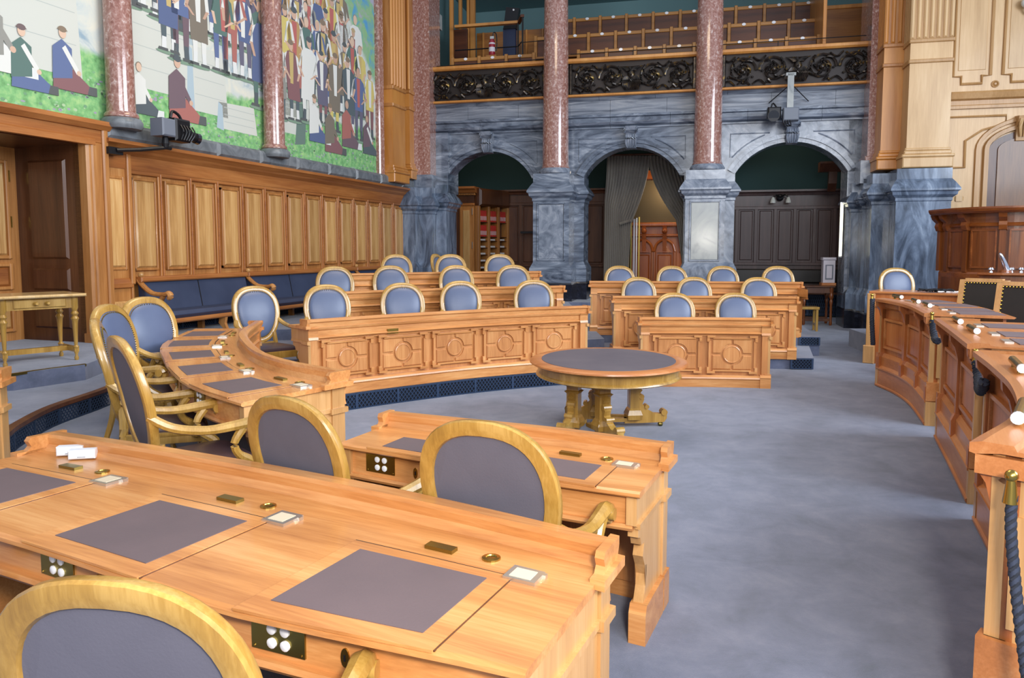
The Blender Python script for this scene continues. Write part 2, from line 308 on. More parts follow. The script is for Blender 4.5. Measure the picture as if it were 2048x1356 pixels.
# wooden nosing on the second tier, brass nosing on the third
def line_path(pts): return Path([tuple(p) for p in pts])
tp = line_path(t2e)
MB(tp).sweep([(-0.03, T2 - 0.03), (0.05, T2 - 0.03), (0.05, T2 + 0.008), (-0.03, T2 + 0.008)], 0, tp.L, 40).build('trim_1', 'wood_dark', struct=True)
tb = line_path([at(20, 749, T3)[:2], at(95, 738, T3)[:2], at(172, 728.5, T3)[:2]])
MB(tb).sweep([(-0.01, T3 - 0.02), (0.03, T3 - 0.02), (0.03, T3 + 0.006), (-0.01, T3 + 0.006)], 0, tb.L, 8).build('trim_2', 'brass_dark', struct=True)
def grille(P, s0, s1, z0, z1, d=-0.04, label='', bays=5):
    g = thing('vent_grille', label, 'grille', P((s0 + s1) / 2, 0, 0))
    n = max(2, int((s1 - s0) / 0.15))
    MB(P).box(s0, s1, d + 0.012, d + 0.02, z0, z1, n).build('back_plate', 'grille_back', g, world=True)
    lat = MB(P); p = 0.05; w = 0.006; k = int((s1 - s0) / p)
    for i in range(k):
        a = s0 + i * p
        for (u0, u1) in ((a, a + p), (a + p, a)):
            h = (z1 - z0) / 3
            for j in range(3):
                lat.grid([[(u0 - w, d, z0 + j * h), (u0 + w, d, z0 + j * h), (u0 + w, d + 0.008, z0 + j * h), (u0 - w, d + 0.008, z0 + j * h)],
                          [(u1 - w, d, z0 + j * h + h), (u1 + w, d, z0 + j * h + h), (u1 + w, d + 0.008, z0 + j * h + h), (u1 - w, d + 0.008, z0 + j * h + h)]], cap=False)
    o = lat.build('lattice', 'grille_blue', g, world=True); o['kind'] = 'stuff'
    for i in range(bays + 1):
        a = s0 + (s1 - s0) * i / bays; MB(P).box(a - 0.015, a + 0.015, d - 0.006, d + 0.012, z0, z1).build('divider', 'grille_blue', g, world=True)
    for zz in (z0, z1 - 0.012): MB(P).box(s0, s1, d - 0.004, d + 0.01, zz, zz + 0.012, n).build('rail', 'grille_blue', g, world=True)
grille(P1, 0.02, P1.L - 0.02, 0.0, T1 - 0.012, -0.03, 'long blue ventilation grille under the big curved left desk behind the oval table', 7)
grille(tp, 0.2, tp.L - 0.5, T1, T2 - 0.035, -0.02, 'blue ventilation grille in the step below the side table at far left', 8)
GR2 = Path([(4.5, 11.72), (4.9, 11.69)]); grille(GR2, -0.1, 0.22, 0.01, 0.17, -0.03, 'small blue grille beside the end of the middle right desk', 1)
GR3 = Path([(5.16, 13.24), (5.6, 13.18)]); grille(GR3, -0.05, 0.28, 0.19, 0.33, -0.03, 'small blue grille beside the end of the rear right desk', 1)
GR4 = Path([(1.3, 11.9), (1.62, 11.9)]); grille(GR4, -0.02, 0.34, 0.01, 0.17, -0.03, 'small blue grille at the left foot of the middle right desk', 1)
# ---------------------------------------------------------------- left wall (panelling, door bay, mural)
wl = MB().box(-9.95, 0.3, 0.03, 0.25, 0, 9.5).box(-14, -11.55 - 1.6, 0.03, 0.25, 0, 9.5).box(-13.3, -9.9, 0.03, 0.25, 3.4, 9.5).build('wall_left', 'wood_wall', struct=True, frame=FL)
# stiles, panels
sp0 = -9.61; step = 0.652
def piece(b, nm, mat, par, **k): o = b.build(nm, mat, par, **k); return o
panel0 = MB().cbox(-0.2, 0.2, -0.035, 0.03, 1.6, 2.93, 0.03).build('panel', 'wood_panel', wl)
pf = MB(); 
for (a, b_, c_, d_) in ((-0.235, -0.2, 1.56, 2.97), (0.2, 0.235, 1.56, 2.97)): pf.cbox(a, b_, -0.03, 0.03, c_, d_, 0.008)
for (c_, d_) in ((1.56, 1.6), (2.93, 2.97)): pf.cbox(-0.235, 0.235, -0.03, 0.03, c_, d_, 0.008)
pf0 = pf.build('panel_moulding', 'wood_wall', wl)
st0 = MB().cbox(-0.045, 0.045, -0.02, 0.03, 1.42, 3.05, 0.008).build('stile', 'wood_wall', wl)
stl = MB().cbox(-0.016, 0.016, -0.045, 0.0, 1.4, 3.06, 0.006).build('stile_bead', 'wood_wall_h', wl)
NP = 14
for i in range(NP):
    x = sp0 + step * (i + 0.5)
    for src in (panel0, pf0):
        if i == 0: src.location.x = x
        else: like(src, wl, (x, 0, 0))
for i in range(NP + 1):
    for src in (st0, stl):
        if i == 0: src.location.x = sp0
        else: like(src, wl, (sp0 + step * i, 0, 0))
MB().cbox(-9.6, 0.2, -0.03, 0.03, 1.36, 1.47, 0.01).build('rail', 'wood_wall_h', wl)
MB().cbox(-9.6, 0.2, -0.03, 0.03, 3.02, 3.1, 0.01).build('rail', 'wood_wall_h', wl)
# cornice over panelling
CORN = [(0.03, 3.08), (-0.04, 3.08), (-0.05, 3.16), (-0.06, 3.28), (-0.12, 3.33), (-0.14, 3.36), (-0.2, 3.40), (-0.24, 3.42), (-0.24, 3.47), (0.03, 3.47)]
MB().sweep(CORN, -10.12, 0.3, 1).build('trim_3', 'wood_wall_h', struct=True, frame=FL)
for i in range(9): 
    a = -10.1 + i * 1.15
    MB().cbox(a + 0.004, a + 1.146, -0.2, 0.03, 3.47, 3.72, 0.05).build('ledge_stone' if i == 0 else 'ledge_stone', 'stone_ledge', wl)
# narrow bay between door and bench
wb = MB().box(-10.12, -9.62, -0.03, 0.03, 0.57, 3.1).build('bay_panelling', 'wood_wall', wl)

MB().cbox(-10.02, -9.72, -0.06, -0.03, 1.62, 2.92, 0.03).build('panel', 'wood_panel', wb)
MB().cbox(-10.02, -9.7, -0.055, -0.03, 0.72, 1.12, 0.03).build('panel', 'wood_panel', wb)
for (a, b_, c_, d_) in ((-10.06, -10.02, 1.58, 2.96), (-9.72, -9.68, 1.58, 2.96), (-10.02, -9.72, 1.58, 1.62), (-10.02, -9.72, 2.92, 2.96)): MB().cbox(a, b_, -0.05, -0.03, c_, d_, 0.01).build('panel_moulding', 'wood_wall', wb)
MB().sweep([(-0.03, 1.3), (-0.08, 1.32), (-0.08, 1.38), (-0.05, 1.44), (-0.03, 1.46)], -10.1, -9.62).build('dado_rail', 'wood_wall_h', wb)
MB().cbox(-9.66, -9.58, -0.09, 0.03, 1.36, 3.3, 0.015).build('bay_post', 'wood_wall', wb)
MB().cbox(-9.64, -9.6, -0.07, 0.03, 0.57, 1.36, 0.01).build('bay_post', 'wood_wall', wb)
# door bay (wide framed opening with a deep reveal)
d1 = MB().cbox(-10.42, -10.1, -0.16, 0.1, 0.57, 3.4, 0.03).build('door_1', 'wood_wall', struct=True, frame=FL)
MB().cbox(-10.18, -10.08, -0.2, -0.1, 0.9, 3.66, 0.02).build('architrave', 'wood_wall', d1)
MB().cbox(-10.36, -10.3, -0.185, -0.1, 0.6, 3.36, 0.02).build('architrave', 'wood_wall', d1)
MB().cbox(-13.4, -10.1, -0.16, 0.1, 3.36, 3.62, 0.03).build('lintel', 'wood_wall_h', d1)
MB().sweep([(0.0, 3.56), (-0.2, 3.56), (-0.26, 3.62), (-0.26, 3.68), (0.0, 3.68)], -13.4, -10.06).build('lintel_cornice', 'wood_wall_h', d1)
MB().sweep([(-0.1, 3.34), (-0.19, 3.34), (-0.19, 3.42), (-0.16, 3.44), (-0.1, 3.44)], -13.4, -10.3).build('lintel_moulding', 'wood_wall_h', d1)
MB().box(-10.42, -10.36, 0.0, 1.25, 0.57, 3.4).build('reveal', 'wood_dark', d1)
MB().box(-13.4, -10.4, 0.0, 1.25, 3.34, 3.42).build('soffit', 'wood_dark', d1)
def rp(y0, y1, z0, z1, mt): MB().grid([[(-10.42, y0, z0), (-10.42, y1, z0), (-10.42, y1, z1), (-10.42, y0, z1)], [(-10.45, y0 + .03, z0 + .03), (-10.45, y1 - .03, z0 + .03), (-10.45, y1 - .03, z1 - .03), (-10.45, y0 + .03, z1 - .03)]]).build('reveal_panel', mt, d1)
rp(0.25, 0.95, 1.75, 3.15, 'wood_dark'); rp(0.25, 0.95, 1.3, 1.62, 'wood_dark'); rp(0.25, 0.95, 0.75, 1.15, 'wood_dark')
# door leaf
lf = MB().box(-13.4, -10.42, 1.2, 1.3, 0.57, 3.4).build('door_leaf', 'wood_wall', d1)
for (a, b_) in ((-11.75, -10.62), (-13.2, -11.95)):
    for (c_, d_, mt) in ((1.8, 3.1, 'wood_panel'), (1.36, 1.64, 'wood_wall_h'), (0.75, 1.2, 'wood_panel')):
        MB().cbox(a, b_, 1.16, 1.2, c_, d_, 0.03).build('leaf_panel', mt, lf)
        for q in ((a - .05, a, c_ - .05, d_ + .05), (b_, b_ + .05, c_ - .05, d_ + .05), (a, b_, c_ - .05, c_), (a, b_, d_, d_ + .05)): MB().cbox(q[0], q[1], 1.145, 1.2, q[2], q[3], 0.012).build('leaf_moulding', 'wood_wall', lf)
for zz in (2.2, 2.85, 1.0): MB().box(-10.57, -10.55, 1.15, 1.2, zz, zz + 0.16).build('hinge', 'brass', lf)
MB().sweep([(0.0, 0.57), (-0.22, 0.57), (-0.22, 0.66), (-0.18, 0.7), (-0.0, 0.7)], -10.46, -10.08).build('jamb_foot', 'wood_wall', d1)
# mural: generic painted scene, a flat picture
mu = MB().box(-12.6, -1.72, -0.004, 0.0, 3.7, 9.5).build('mural', 'mural_ground', frame=FL)
tag(mu, 'large painted wall picture of a gathering on a green meadow above the panelling', 'mural')
def painted(frame_par):
    vs, fs, cs = [], [], []
    rr = random.Random(11)
    cloth = ['7A2A2C', '2B3E7A', '23343C', 'B98A34', 'E6E4DC', '4A3A5C', '2E5A4A', 'A8462E', '6C5638', '3A4E8A', 'D8C050', '1E2430', '5C2638', '8A8478']
    def poly(p, c, y):
        k = len(vs); vs.extend([(a, y, b) for a, b in p]); fs.append(tuple(range(k, k + len(p)))); cs.append(tuple(a * .8 + b * .2 for a, b in zip(hx(c), (.42, .50, .52, 1))))
    def ell(x, z, rx, rz, c, y, n=12, t=0): poly([(x + rx * cos(2 * pi * i / n) * cos(t) - rz * sin(2 * pi * i / n) * sin(t), z + rx * cos(2 * pi * i / n) * sin(t) + rz * sin(2 * pi * i / n) * cos(t)) for i in range(n)], c, y)
    def fig(x, z, h, y, kind):
        A, B_, S = rr.choice(cloth), rr.choice(cloth), rr.choice(['D6A888', 'C89878', 'E0B898']); w = h * 0.15; lean = rr.uniform(-.05, .05) * h
        hat = rr.choice(['2A2018', '1C2028', '7A5A30', 'B89860', '5A2A24'])
        if kind == 0:      # standing
            ell(x - w * .1, z - 0.01 * h, w * 1.1, h * .02, '6E8C6C', y)
            for sgn in (-1, 1):
                poly([(x + sgn * w * .15, z + h * .45), (x + sgn * w * .75, z + h * .45), (x + sgn * w * .62, z + h * .1), (x + sgn * w * .22, z + h * .1)], B_, y)
                poly([(x + sgn * w * .22, z + h * .14), (x + sgn * w * .6, z + h * .14), (x + sgn * w * .66, z + 0.02 * h), (x + sgn * w * .25, z + 0.02 * h)], rr.choice(['E4E4E0', '1E2430']), y - .0004)
                poly([(x + sgn * w * .1, z + h * .03), (x + sgn * w * .9, z + h * .03), (x + sgn * w * 1.0, z), (x + sgn * w * .1, z)], '2A2018', y - .0005)
            cl = rr.random() < .45; b0 = z + h * (.25 if cl else .4)
            poly([(x - w * (.85 if cl else .7), b0), (x + w * (.85 if cl else .7), b0), (x + w * .9 + lean, z + h * .78), (x + w * .45 + lean, z + h * .84), (x - w * .45 + lean, z + h * .84), (x - w * .9 + lean, z + h * .78)], A, y - .0006)
            poly([(x - w * .2 + lean, z + h * .45), (x + w * .2 + lean, z + h * .45), (x + w * .3 + lean, z + h * .83), (x - w * .3 + lean, z + h * .83)], rr.choice(['E6E4DC', 'B8402E', A, 'C8A850']), y - .0008)
            for sgn in (-1, 1):
                ex = x + sgn * w * rr.uniform(.9, 1.35) + lean; ez = z + h * rr.uniform(.55, .62)
                poly([(x + sgn * w * .6 + lean, z + h * .82), (x + sgn * w * .95 + lean, z + h * .79), (ex + w * .18, ez), (ex - w * .18, ez)], rr.choice([A, 'E6E4DC']), y - .0009)
                poly([(ex - w * .16, ez + .02 * h), (ex + w * .16, ez + .02 * h), (x + sgn * w * .5 + .12 * w, z + h * .5), (x + sgn * w * .5 - .12 * w, z + h * .5)], S, y - .001)
            hz_ = z + h * .91; hx_ = x + lean * 1.2
        else:              # seated on the grass
            poly([(x - w * 1.0, z), (x + w * 2.2, z), (x + w * 2.4, z + h * .08), (x + w * .8, z + h * .25), (x - w * .8, z + h * .3)], B_, y)
            poly([(x + w * 2.0, z), (x + w * 2.9, z), (x + w * 2.9, z + h * .1), (x + w * 2.2, z + h * .1)], rr.choice(['2A2018', 'E4E4E0']), y - .0002)
            poly([(x - w, z + h * .1), (x + w * .7, z + h * .15), (x + w * .75, z + h * .48), (x - w * .1, z + h * .56), (x - w * .9, z + h * .46)], A, y - .0005)
            poly([(x - w * .1, z + h * .46), (x + w * .2, z + h * .5), (x + w * 1.3, z + h * .26), (x + w * 1.1, z + h * .2)], rr.choice([A, 'E6E4DC']), y - .0008)
            ell(x + w * 1.3, z + h * .22, w * .2, w * .2, S, y - .0009)
            hz_ = z + h * .63; hx_ = x
        ell(hx_, hz_, h * .048, h * .062, S, y - .0011)
        if rr.random() < .6:
            ell(hx_, hz_ + h * .04, h * .055, h * .035, hat, y - .0013); poly([(hx_ - h * .07, hz_ + h * .03), (hx_ + h * .07, hz_ + h * .03), (hx_ + h * .045, hz_ + h * .05), (hx_ - h * .045, hz_ + h * .05)], hat, y - .0014)
        else: ell(hx_, hz_ + h * .025, h * .05, h * .05, rr.choice(['3A2818', '7A6040', 'D8C890', '888078']), y - .0012 + .0003)
    # pale stone blocks and steps
    for (x0, x1, z0, z1) in ((-12.6, -10.3, 4.25, 6.0), (-9.6, -8.2, 4.35, 5.6), (-8.3, -7.3, 4.2, 5.3), (-7.6, -6.5, 4.0, 4.5), (-5.9, -3.9, 4.55, 5.5), (-6.3, -5.2, 4.2, 5.2)):
        poly([(x0, z0), (x1, z0), (x1 - .08, z1), (x0 + .06, z1 - .05)], 'D2D2C6', -.0055)
        poly([(x0, z0), (x0 + .18, z0 - .03), (x0 + .16, z1 - .1), (x0 + .06, z1 - .05)], 'A9BCC6', -.0058)
        for j in range(1, 4): poly([(x0 + .2, z0 + (z1 - z0) * j / 4), (x1 - .08, z0 + (z1 - z0) * j / 4), (x1 - .08, z0 + (z1 - z0) * j / 4 + .012), (x0 + .2, z0 + (z1 - z0) * j / 4 + .012)], 'B6BAB2', -.0059)
    poly([(-5.3, 4.0), (-4.95, 4.05), (-4.8, 5.5), (-4.75, 9.5), (-5.1, 9.5), (-5.1, 5.4)], '4C6656', -.0062)       # tree trunk
    for i in range(60): ell(-5.0 + rr.uniform(-.3, .7), rr.uniform(5.2, 6.3), .05, .04, rr.choice(['5E7A4A', '7A945A', '46603E']), -.0064)
    for row, (zb, hh, n, x0, x1) in enumerate(((6.0, 1.6, 30, -12.4, -3.2), (5.5, 1.7, 26, -9.7, -2.6), (4.95, 1.75, 17, -8.9, -2.4), (4.5, 1.7, 9, -6.6, -1.9))):
        for i in range(n): fig(x0 + (x1 - x0) * (i + .5) / n + rr.uniform(-.12, .12), zb + rr.uniform(-.1, .1), hh * rr.uniform(.9, 1.08), -.0068 - row * .003, 0)
    for x, z, h in ((-11.2, 3.95, 1.15), (-10.6, 4.05, 1.2), (-9.3, 3.95, 1.1), (-8.5, 3.98, 1.45), (-4.6, 4.15, 1.4), (-4.0, 4.0, 1.5), (-3.3, 4.2, 1.5), (-2.4, 4.15, 1.3), (-11.6, 4.1, 1.4)): fig(x, z, h, -.02, 1)
    for i in range(900):
        x = rr.uniform(-12.5, -1.8); z = rr.uniform(3.72, 4.4); ell(x, z, rr.uniform(.015, .04), rr.uniform(.01, .025), rr.choice(['6FA868', '8CC080', '5A9458', 'A8C890', '9A90A4']), -.0051, 6)
    me = bpy.data.meshes.new('painted_figures'); me.from_pydata(vs, [], fs)
    at_ = me.color_attributes.new('paint', 'FLOAT_COLOR', 'CORNER'); data = []
    for p, c in zip(me.polygons, cs):
        for _ in p.loop_indices: data.extend(c)
    at_.data.foreach_set('color', data); me.materials.append(MATS['mural_paint'])
    o = bpy.data.objects.new('painted_figures', me); COL.objects.link(o); o.parent = frame_par; o['kind'] = 'stuff'
painted(mu)
# red marble half columns in front of the mural
for i, (x, lab) in enumerate(((-9.84, 'red marble column before the mural, left one by the camera'), (-6.25, 'red marble column before the middle of the mural'))):
    c = thing('marble_column', lab, 'column', (x, -0.2, 0), 0, 'columns before the mural', frame=FL)
    MB().lathe([(0.20, 3.78), (0.195, 3.95), (0.19, 5), (0.18, 7.5), (0.17, 9.4)], n=28).build('shaft', 'marble_red', c, smooth=True)
    MB().lathe([(0.215, 3.77), (0.235, 3.79), (0.235, 3.82), (0.205, 3.86)], n=28).build('collar', 'marble_red', c, smooth=True)
    MB().lathe([(0.26, 3.62), (0.285, 3.66), (0.285, 3.72), (0.25, 3.77), (0.2, 3.78)], n=28).build('base', 'stone_ledge', c, smooth=True)
c = MB().cbox(-1.95, -1.7, -0.12, 0.03, 3.7, 9.4, 0.03).build('trim_4', 'marble_red', struct=True, frame=FL)
# fluted corner pilasters
def pilaster(fr, x0, x1, v, depth, mat, mate, z0, zf, nm, nf=5, side=True, ztop=9.4):
    p = MB().box(x0, x1, v, v + depth, z0 + 0.3, zf - 0.42).build(nm, mat, struct=True, frame=fr)
    for dz0, dz1, o in ((0, 0.22, 0.08), (0.22, 0.28, 0.1), (0.28, 0.36, 0.05), (0.36, 0.42, 0.03)):
        MB().cbox(x0 - o, x1 + o, v - o, v + depth, z0 + dz0, z0 + dz1, 0.02).build('base_moulding', mat, p)
    MB().box(x0, x1, v, v + depth, zf - .45, zf).build('shaft_block', mat, p)
    for zz in (zf - 0.42, zf): MB().cbox(x0 - .03, x1 + .03, v - .035, v + depth, zz - .04, zz + .04, 0.015).build('band', mate, p)
    MB().box(x0, x1, v + 0.035, v + depth, zf, ztop).build('fluted_core', mate, p)
    w = (x1 - x0) / (nf * 2 + 1)
    r0 = MB().cbox(-w * .62, w * .62, v, v + .04, zf + .06, ztop, w * .4).build('reed', mat, p)
    for i in range(nf + 1):
        x = x0 + w * (2 * i + .5)
        if i == 0: r0.location.x = x
        else: like(r0, p, (x, 0, 0))
    if side:
        r1 = MB().box(x0 - .012, x0, -0.02, 0.02, zf + .06, ztop).build('side_reed', mat, p); n = max(2, int(depth / .13)); r1.location = (0, v + .08, 0)
        for i in range(1, n): like(r1, p, (0, v + .08 + i * (depth - .1) / n, 0))
    return p
pilaster(FL, -1.62, -0.95, -0.3, 0.4, 'wood_orange', 'wood_wall', 3.55, 5.86, 'trim_5', 4, False)
ux0 = FB.u(785, -0.55); ux1 = FB.u(822, -0.55)
pilaster(FB, ux0, ux1, -0.55, 0.8, 'wood_orange', 'wood_wall', 3.72, 5.96, 'trim_6', 4, False)
# ---------------------------------------------------------------- arcade wall
WV = 0.35
COLU = (1.17, 4.93); ARCH = [(-1.92, 0.47), (1.83, 4.27), (5.6, 8.2)]
wbk = MB().box(-3.4, -1.92, WV, 1.2, 0, 5.0).build('wall_back', 'marble_grey', struct=True, frame=FB)
def arch_pts(a, b_, zs, rise, n=16, grow=0.0):
    cx = (a + b_) / 2; hw = (b_ - a) / 2; R = (hw * hw + rise * rise) / (2 * rise); zc = zs + rise - R; t0 = math.asin(hw / R); R += grow; return [(cx + R * sin(t0 * (2 * i / n - 1)), zc + R * cos(t0 * (2 * i / n - 1))) for i in range(n + 1)]
ZS, RISE = 3.74, 0.74
for ai, (a, b_) in enumerate(ARCH):
    mt = ['marble_grey', 'marble_grey', 'marble_cloud'][ai]
    pts = arch_pts(a, b_, ZS, RISE); cx = (a + b_) / 2
    hw = ((b_ - a) / 2) + (0.68 if ai < 2 else 0.4)
    for sgn in (-1, 1):
        half = [p for p in pts if (p[0] - cx) * sgn >= -1e-6]
        if sgn > 0: half = half[::-1]
        xe = cx + sgn * hw
        poly = half + [(cx, 5.0), (xe, 5.0), (xe, ZS)]
        MB().prism(poly, WV, 0.9).build('spandrel', mt, wbk)
        # raised rim of the spandrel field
        xi = cx + sgn * ((b_ - a) / 2 + .12)
        rim = [(xi, 4.72), (cx + sgn * 0.45, 4.72)]
        MB().tube([(xi, WV - .005, 4.15), (xi, WV - .005, 4.72), (cx + sgn * .5, WV - .005, 4.72)], 0.018, 6).build('spandrel_rim', mt, wbk)
        ap = arch_pts(a, b_, ZS, RISE, 24, 0.3); seg = [p for p in ap if 0.5 < (p[0] - cx) * sgn < abs(xi - cx)]
        if len(seg) > 2: MB().tube([(x, WV - .005, z) for x, z in seg], 0.018, 6).build('spandrel_rim', mt, wbk)
    nv = 10
    for i in range(nv):
        g0, g1 = i / nv + 0.002, (i + 1) / nv - 0.002; r = (b_ - a) / 2
        for (gr0, gr1, dv) in ((0.0, 0.1, 0.05), (0.1, 0.2, 0.09)):
            o_, i_ = arch_pts(a, b_, ZS, RISE, 40, gr1), arch_pts(a, b_, ZS, RISE, 40, gr0)
            k0, k1 = i * 4, i * 4 + 4; pp = o_[k0:k1 + 1] + i_[k0:k1 + 1][::-1]
            cxm = sum(p[0] for p in pp) / len(pp); czm = sum(p[1] for p in pp) / len(pp); pp = [(cxm + (x - cxm) * .992, czm + (z - czm) * .992) for x, z in pp]
            MB().prism(pp, WV - dv, WV + (0.5 if gr0 == 0 else 0.02)).build('voussoir', mt, wbk)
    # carved keystone console
    k = thing('keystone', ['carved grey keystone over the left arch', 'carved grey keystone over the middle arch with the curtain', 'carved grey keystone over the right arch behind the camera'][ai], 'keystone', (cx, WV, 0), 0, 'carved arch keystones', frame=FB)
    MB().prismx([(0, 4.42), (-.12, 4.44), (-.2, 4.55), (-.16, 4.7), (-.24, 4.8), (-.34, 4.86), (-.36, 4.96), (0, 4.98)], -.13, .13).build('console', 'marble_cloud', k)
    for s_ in (-1, 1):
        sc = MB(); sc.tube([(s_ * .15, -.27 + .08 * cos(t * .7) * (1 - t / 14), 4.86 + .08 * sin(t * .7) * (1 - t / 14)) for t in range(12)], .028, 6); sc.build('volute', 'marble_cloud', k, smooth=True)
    for j in range(5):
        x = -.11 + j * .055; MB().tube([(x, -.22, 4.76), (x * 1.1, -.24, 4.64), (x * 1.0, -.2, 4.52), (x * .7, -.17, 4.44)], [.03, .038, .032, .012], 6, 3).build('leaf', 'marble_cloud', k, smooth=True)
# square piers with panels
SQ = [(0.1, 0), (0.1, .42), (0.08, .46), (0.08, .82), (0.06, .86), (0.03, .92), (0.0, .98), (0, 2.72), (0.02, 2.74), (0.02, 2.8), (0.09, 2.86), (0.1, 2.92), (0.14, 2.95), (0.14, 2.99), (0.06, 3.12), (0.0, 3.2), (0, 3.42)]
def pier(par, x0, x1, v0, v1, z0, top, mat, nm='pier', panel=True, base_h=.0, ztop=3.78):
    h = ztop - z0; k = h / 3.42 if False else 1
    prof = []
    for o, z in SQ:
        zz = z0 + z if z < 1.5 else ztop - 3.42 + z
        prof.append((o, zz))
    p = MB().sqlathe(prof[2:], (x1 - x0) / 2, (v1 - v0) / 2, ((x0 + x1) / 2, (v0 + v1) / 2, 0)).build(nm, mat, par)
    MB().sqlathe([(.1, z0 - .4), (.1, z0 + .42), (.085, z0 + .46)], (x1 - x0) / 2, (v1 - v0) / 2, ((x0 + x1) / 2, (v0 + v1) / 2, 0)).build('plinth', 'marble_black', p)
    if panel:
        a, b_ = x0 + .1, x1 - .1; z_0, z_1 = z0 + 1.02, ztop - .74
        MB().cbox(a + .04, b_ - .04, v0 - .012, v0 + .01, z_0 + .04, z_1 - .04, .01).build('pier_panel', 'marble_cloud' if mat == 'marble_grey' else 'marble_pale', p)
        for q in ((a, a + .03, z_0, z_1), (b_ - .03, b_, z_0, z_1), (a, b_, z_0, z_0 + .03), (a, b_, z_1 - .03, z_1)): MB().cbox(q[0], q[1], v0 - .03, v0 + .01, q[2], q[3], .008).build('pier_moulding', mat, p)
    return p
for i, uc in enumerate(COLU):
    mt = ['marble_grey', 'marble_cloud'][i]
    back = pier(wbk, uc - .55, uc + .68, WV - .02, 1.15, T3, 0, mt, 'arch_pier', False)
    pr_ = thing('marble_pier', ['square grey marble pier left of the curtained arch', 'square pale marble pier right of the curtained arch'][i], 'pier', (uc, 0, 0), 0, None, frame=FB)
    pier(pr_, -.5, .42, -.5, WV + .02, T3, 0, mt, 'die', True)
    cl = thing('marble_column', ['polished red marble column on the pier left of the curtain', 'polished red marble column on the pier right of the curtain'][i], 'column', (uc, -.1, 0), 0, 'tall columns of the arcade', frame=FB)
    MB().lathe([(.345, 3.97), (.335, 4.1), (.33, 5.0), (.305, 7.5), (.285, 9.5)], n=36).build('shaft', 'marble_red', cl, smooth=True)
    MB().lathe([(.36, 3.93), (.365, 3.955), (.345, 3.98)], n=36).build('collar', 'marble_red', cl, smooth=True)
    MB().lathe([(.36, 3.78), (.41, 3.8), (.42, 3.85), (.39, 3.9), (.36, 3.935)], n=36).build('base', 'marble_cloud', cl, smooth=True)
# left corner: marble pedestals, red pilaster
for (x0, x1, v0, v1) in ((FB.u(790, -.55), FB.u(832, -.55), -.6, .3), (FB.u(832, -.3), FB.u(866, -.3), -.35, .5), (FB.u(866, 0), -1.82, .02, .9)):
    pier(wbk, x0, x1, v0, v1, T3, 0, 'marble_grey_v', 'corner_pedestal', False, ztop=3.5 if v0 < 0 else 3.6)
MB().box(FB.u(828, -.28), FB.u(864, -.28), -.28, .6, 3.4, 3.85).build('corner_block', 'marble_grey', wbk)
MB().box(FB.u(825, -.25), FB.u(862, -.25), -.25, .6, 3.85, 9.4).build('corner_pilaster', 'marble_red', wbk)
MB().box(FB.u(838, .1), FB.u(866, .1), .1, 1.0, 7.9, 8.3).build('capital', 'marble_pale', wbk)
MB().box(FB.u(866, .2), -1.82, .2, 1.1, 3.4, 5.0).build('corner_wall', 'marble_grey', wbk)
# entablature in blocks
EX0, EX1 = FB.u(862, WV), FB.u(1735, WV)
def band(prof, mat, nm, L=1.5, shift=0.0):
    x = EX0; k = 0; xs = [EX0]
    while xs[-1] < EX1 - L * 1.3: xs.append(xs[-1] + L * (0.85 + .3 * ((k * 37 + int(shift * 10)) % 10) / 10)); k += 1
    xs.append(EX1)
    for a, b_ in zip(xs, xs[1:]): MB().sweep(prof, a + .003, b_ - .003).build(nm, mat, wbk)
band([(WV + .3, 4.96), (WV - .06, 4.96), (WV - .06, 5.0), (WV - .16, 5.04), (WV - .18, 5.1), (WV - .1, 5.12), (WV - .1, 5.22), (WV - .16, 5.24), (WV - .16, 5.3), (WV + .3, 5.3)], 'marble_grey', 'architrave_block', 1.7)
band([(WV + .3, 5.3), (WV - .08, 5.3), (WV - .08, 5.66), (WV + .3, 5.66)], 'marble_band', 'frieze_block', 1.3, 3)
band([(WV + .3, 5.66), (WV - .1, 5.66), (WV - .16, 5.72), (WV - .2, 5.76), (WV + .3, 5.76)], 'marble_band', 'cornice_block', 1.6, 5)
# bronze balcony front, three bays
BV = WV - .22
bf = thing('balcony_front', 'dark bronze balcony front with cast scrollwork above the arches', 'balcony', (0, 0, 0), 0, None, frame=FB)
MB().box(EX0, EX1, BV + .02, BV + .12, 5.78, 6.58).build('backing', 'bronze_ground', bf)
MB().cbox(EX0, EX1, BV - .1, BV + .3, 5.74, 5.8, .02).build('lower_rail', 'wood_orange', bf)
MB().sweep([(BV + .3, 6.58), (BV - .08, 6.58), (BV - .12, 6.62), (BV - .12, 6.68), (BV - .08, 6.7), (BV + .3, 6.7)], EX0, EX1).build('handrail', 'wood_orange', bf)
def scroll_mesh(sg):
    m_ = MB(); pts = []
    for t in range(34):
        a = t / 33 * 3.9 * pi; r = .33 * (1 - t / 40) ; pts.append((sg * r * cos(a), -.03 - .02 * t / 33, r * sin(a) * .98))
    m_.tube(pts, [.034 - .015 * t / 33 for t in range(34)], 6)
    m_.ball((0, -.05, 0), .065, 10, 6)
    rr = random.Random(3)
    for k in range(9):
        a = k * 2 * pi / 9; r = .31 if k % 2 else .19
        m_.tube([(sg * r * cos(a), -.035, r * sin(a)), (sg * (r - .05) * cos(a + .35), -.07, (r - .05) * sin(a + .35)), (sg * (r - .11) * cos(a + .5), -.04, (r - .11) * sin(a + .5))], [.03, .028, .008], 5, 3)
    for k in range(7):
        a = k * 2 * pi / 7; m_.ball((sg * .1 * cos(a), -.055, .1 * sin(a)), .028, 6, 4)
    return m_
s_r = scroll_mesh(1).build('scroll', 'bronze', bf, smooth=True); s_l = scroll_mesh(-1).build('scroll', 'bronze', bf, smooth=True)
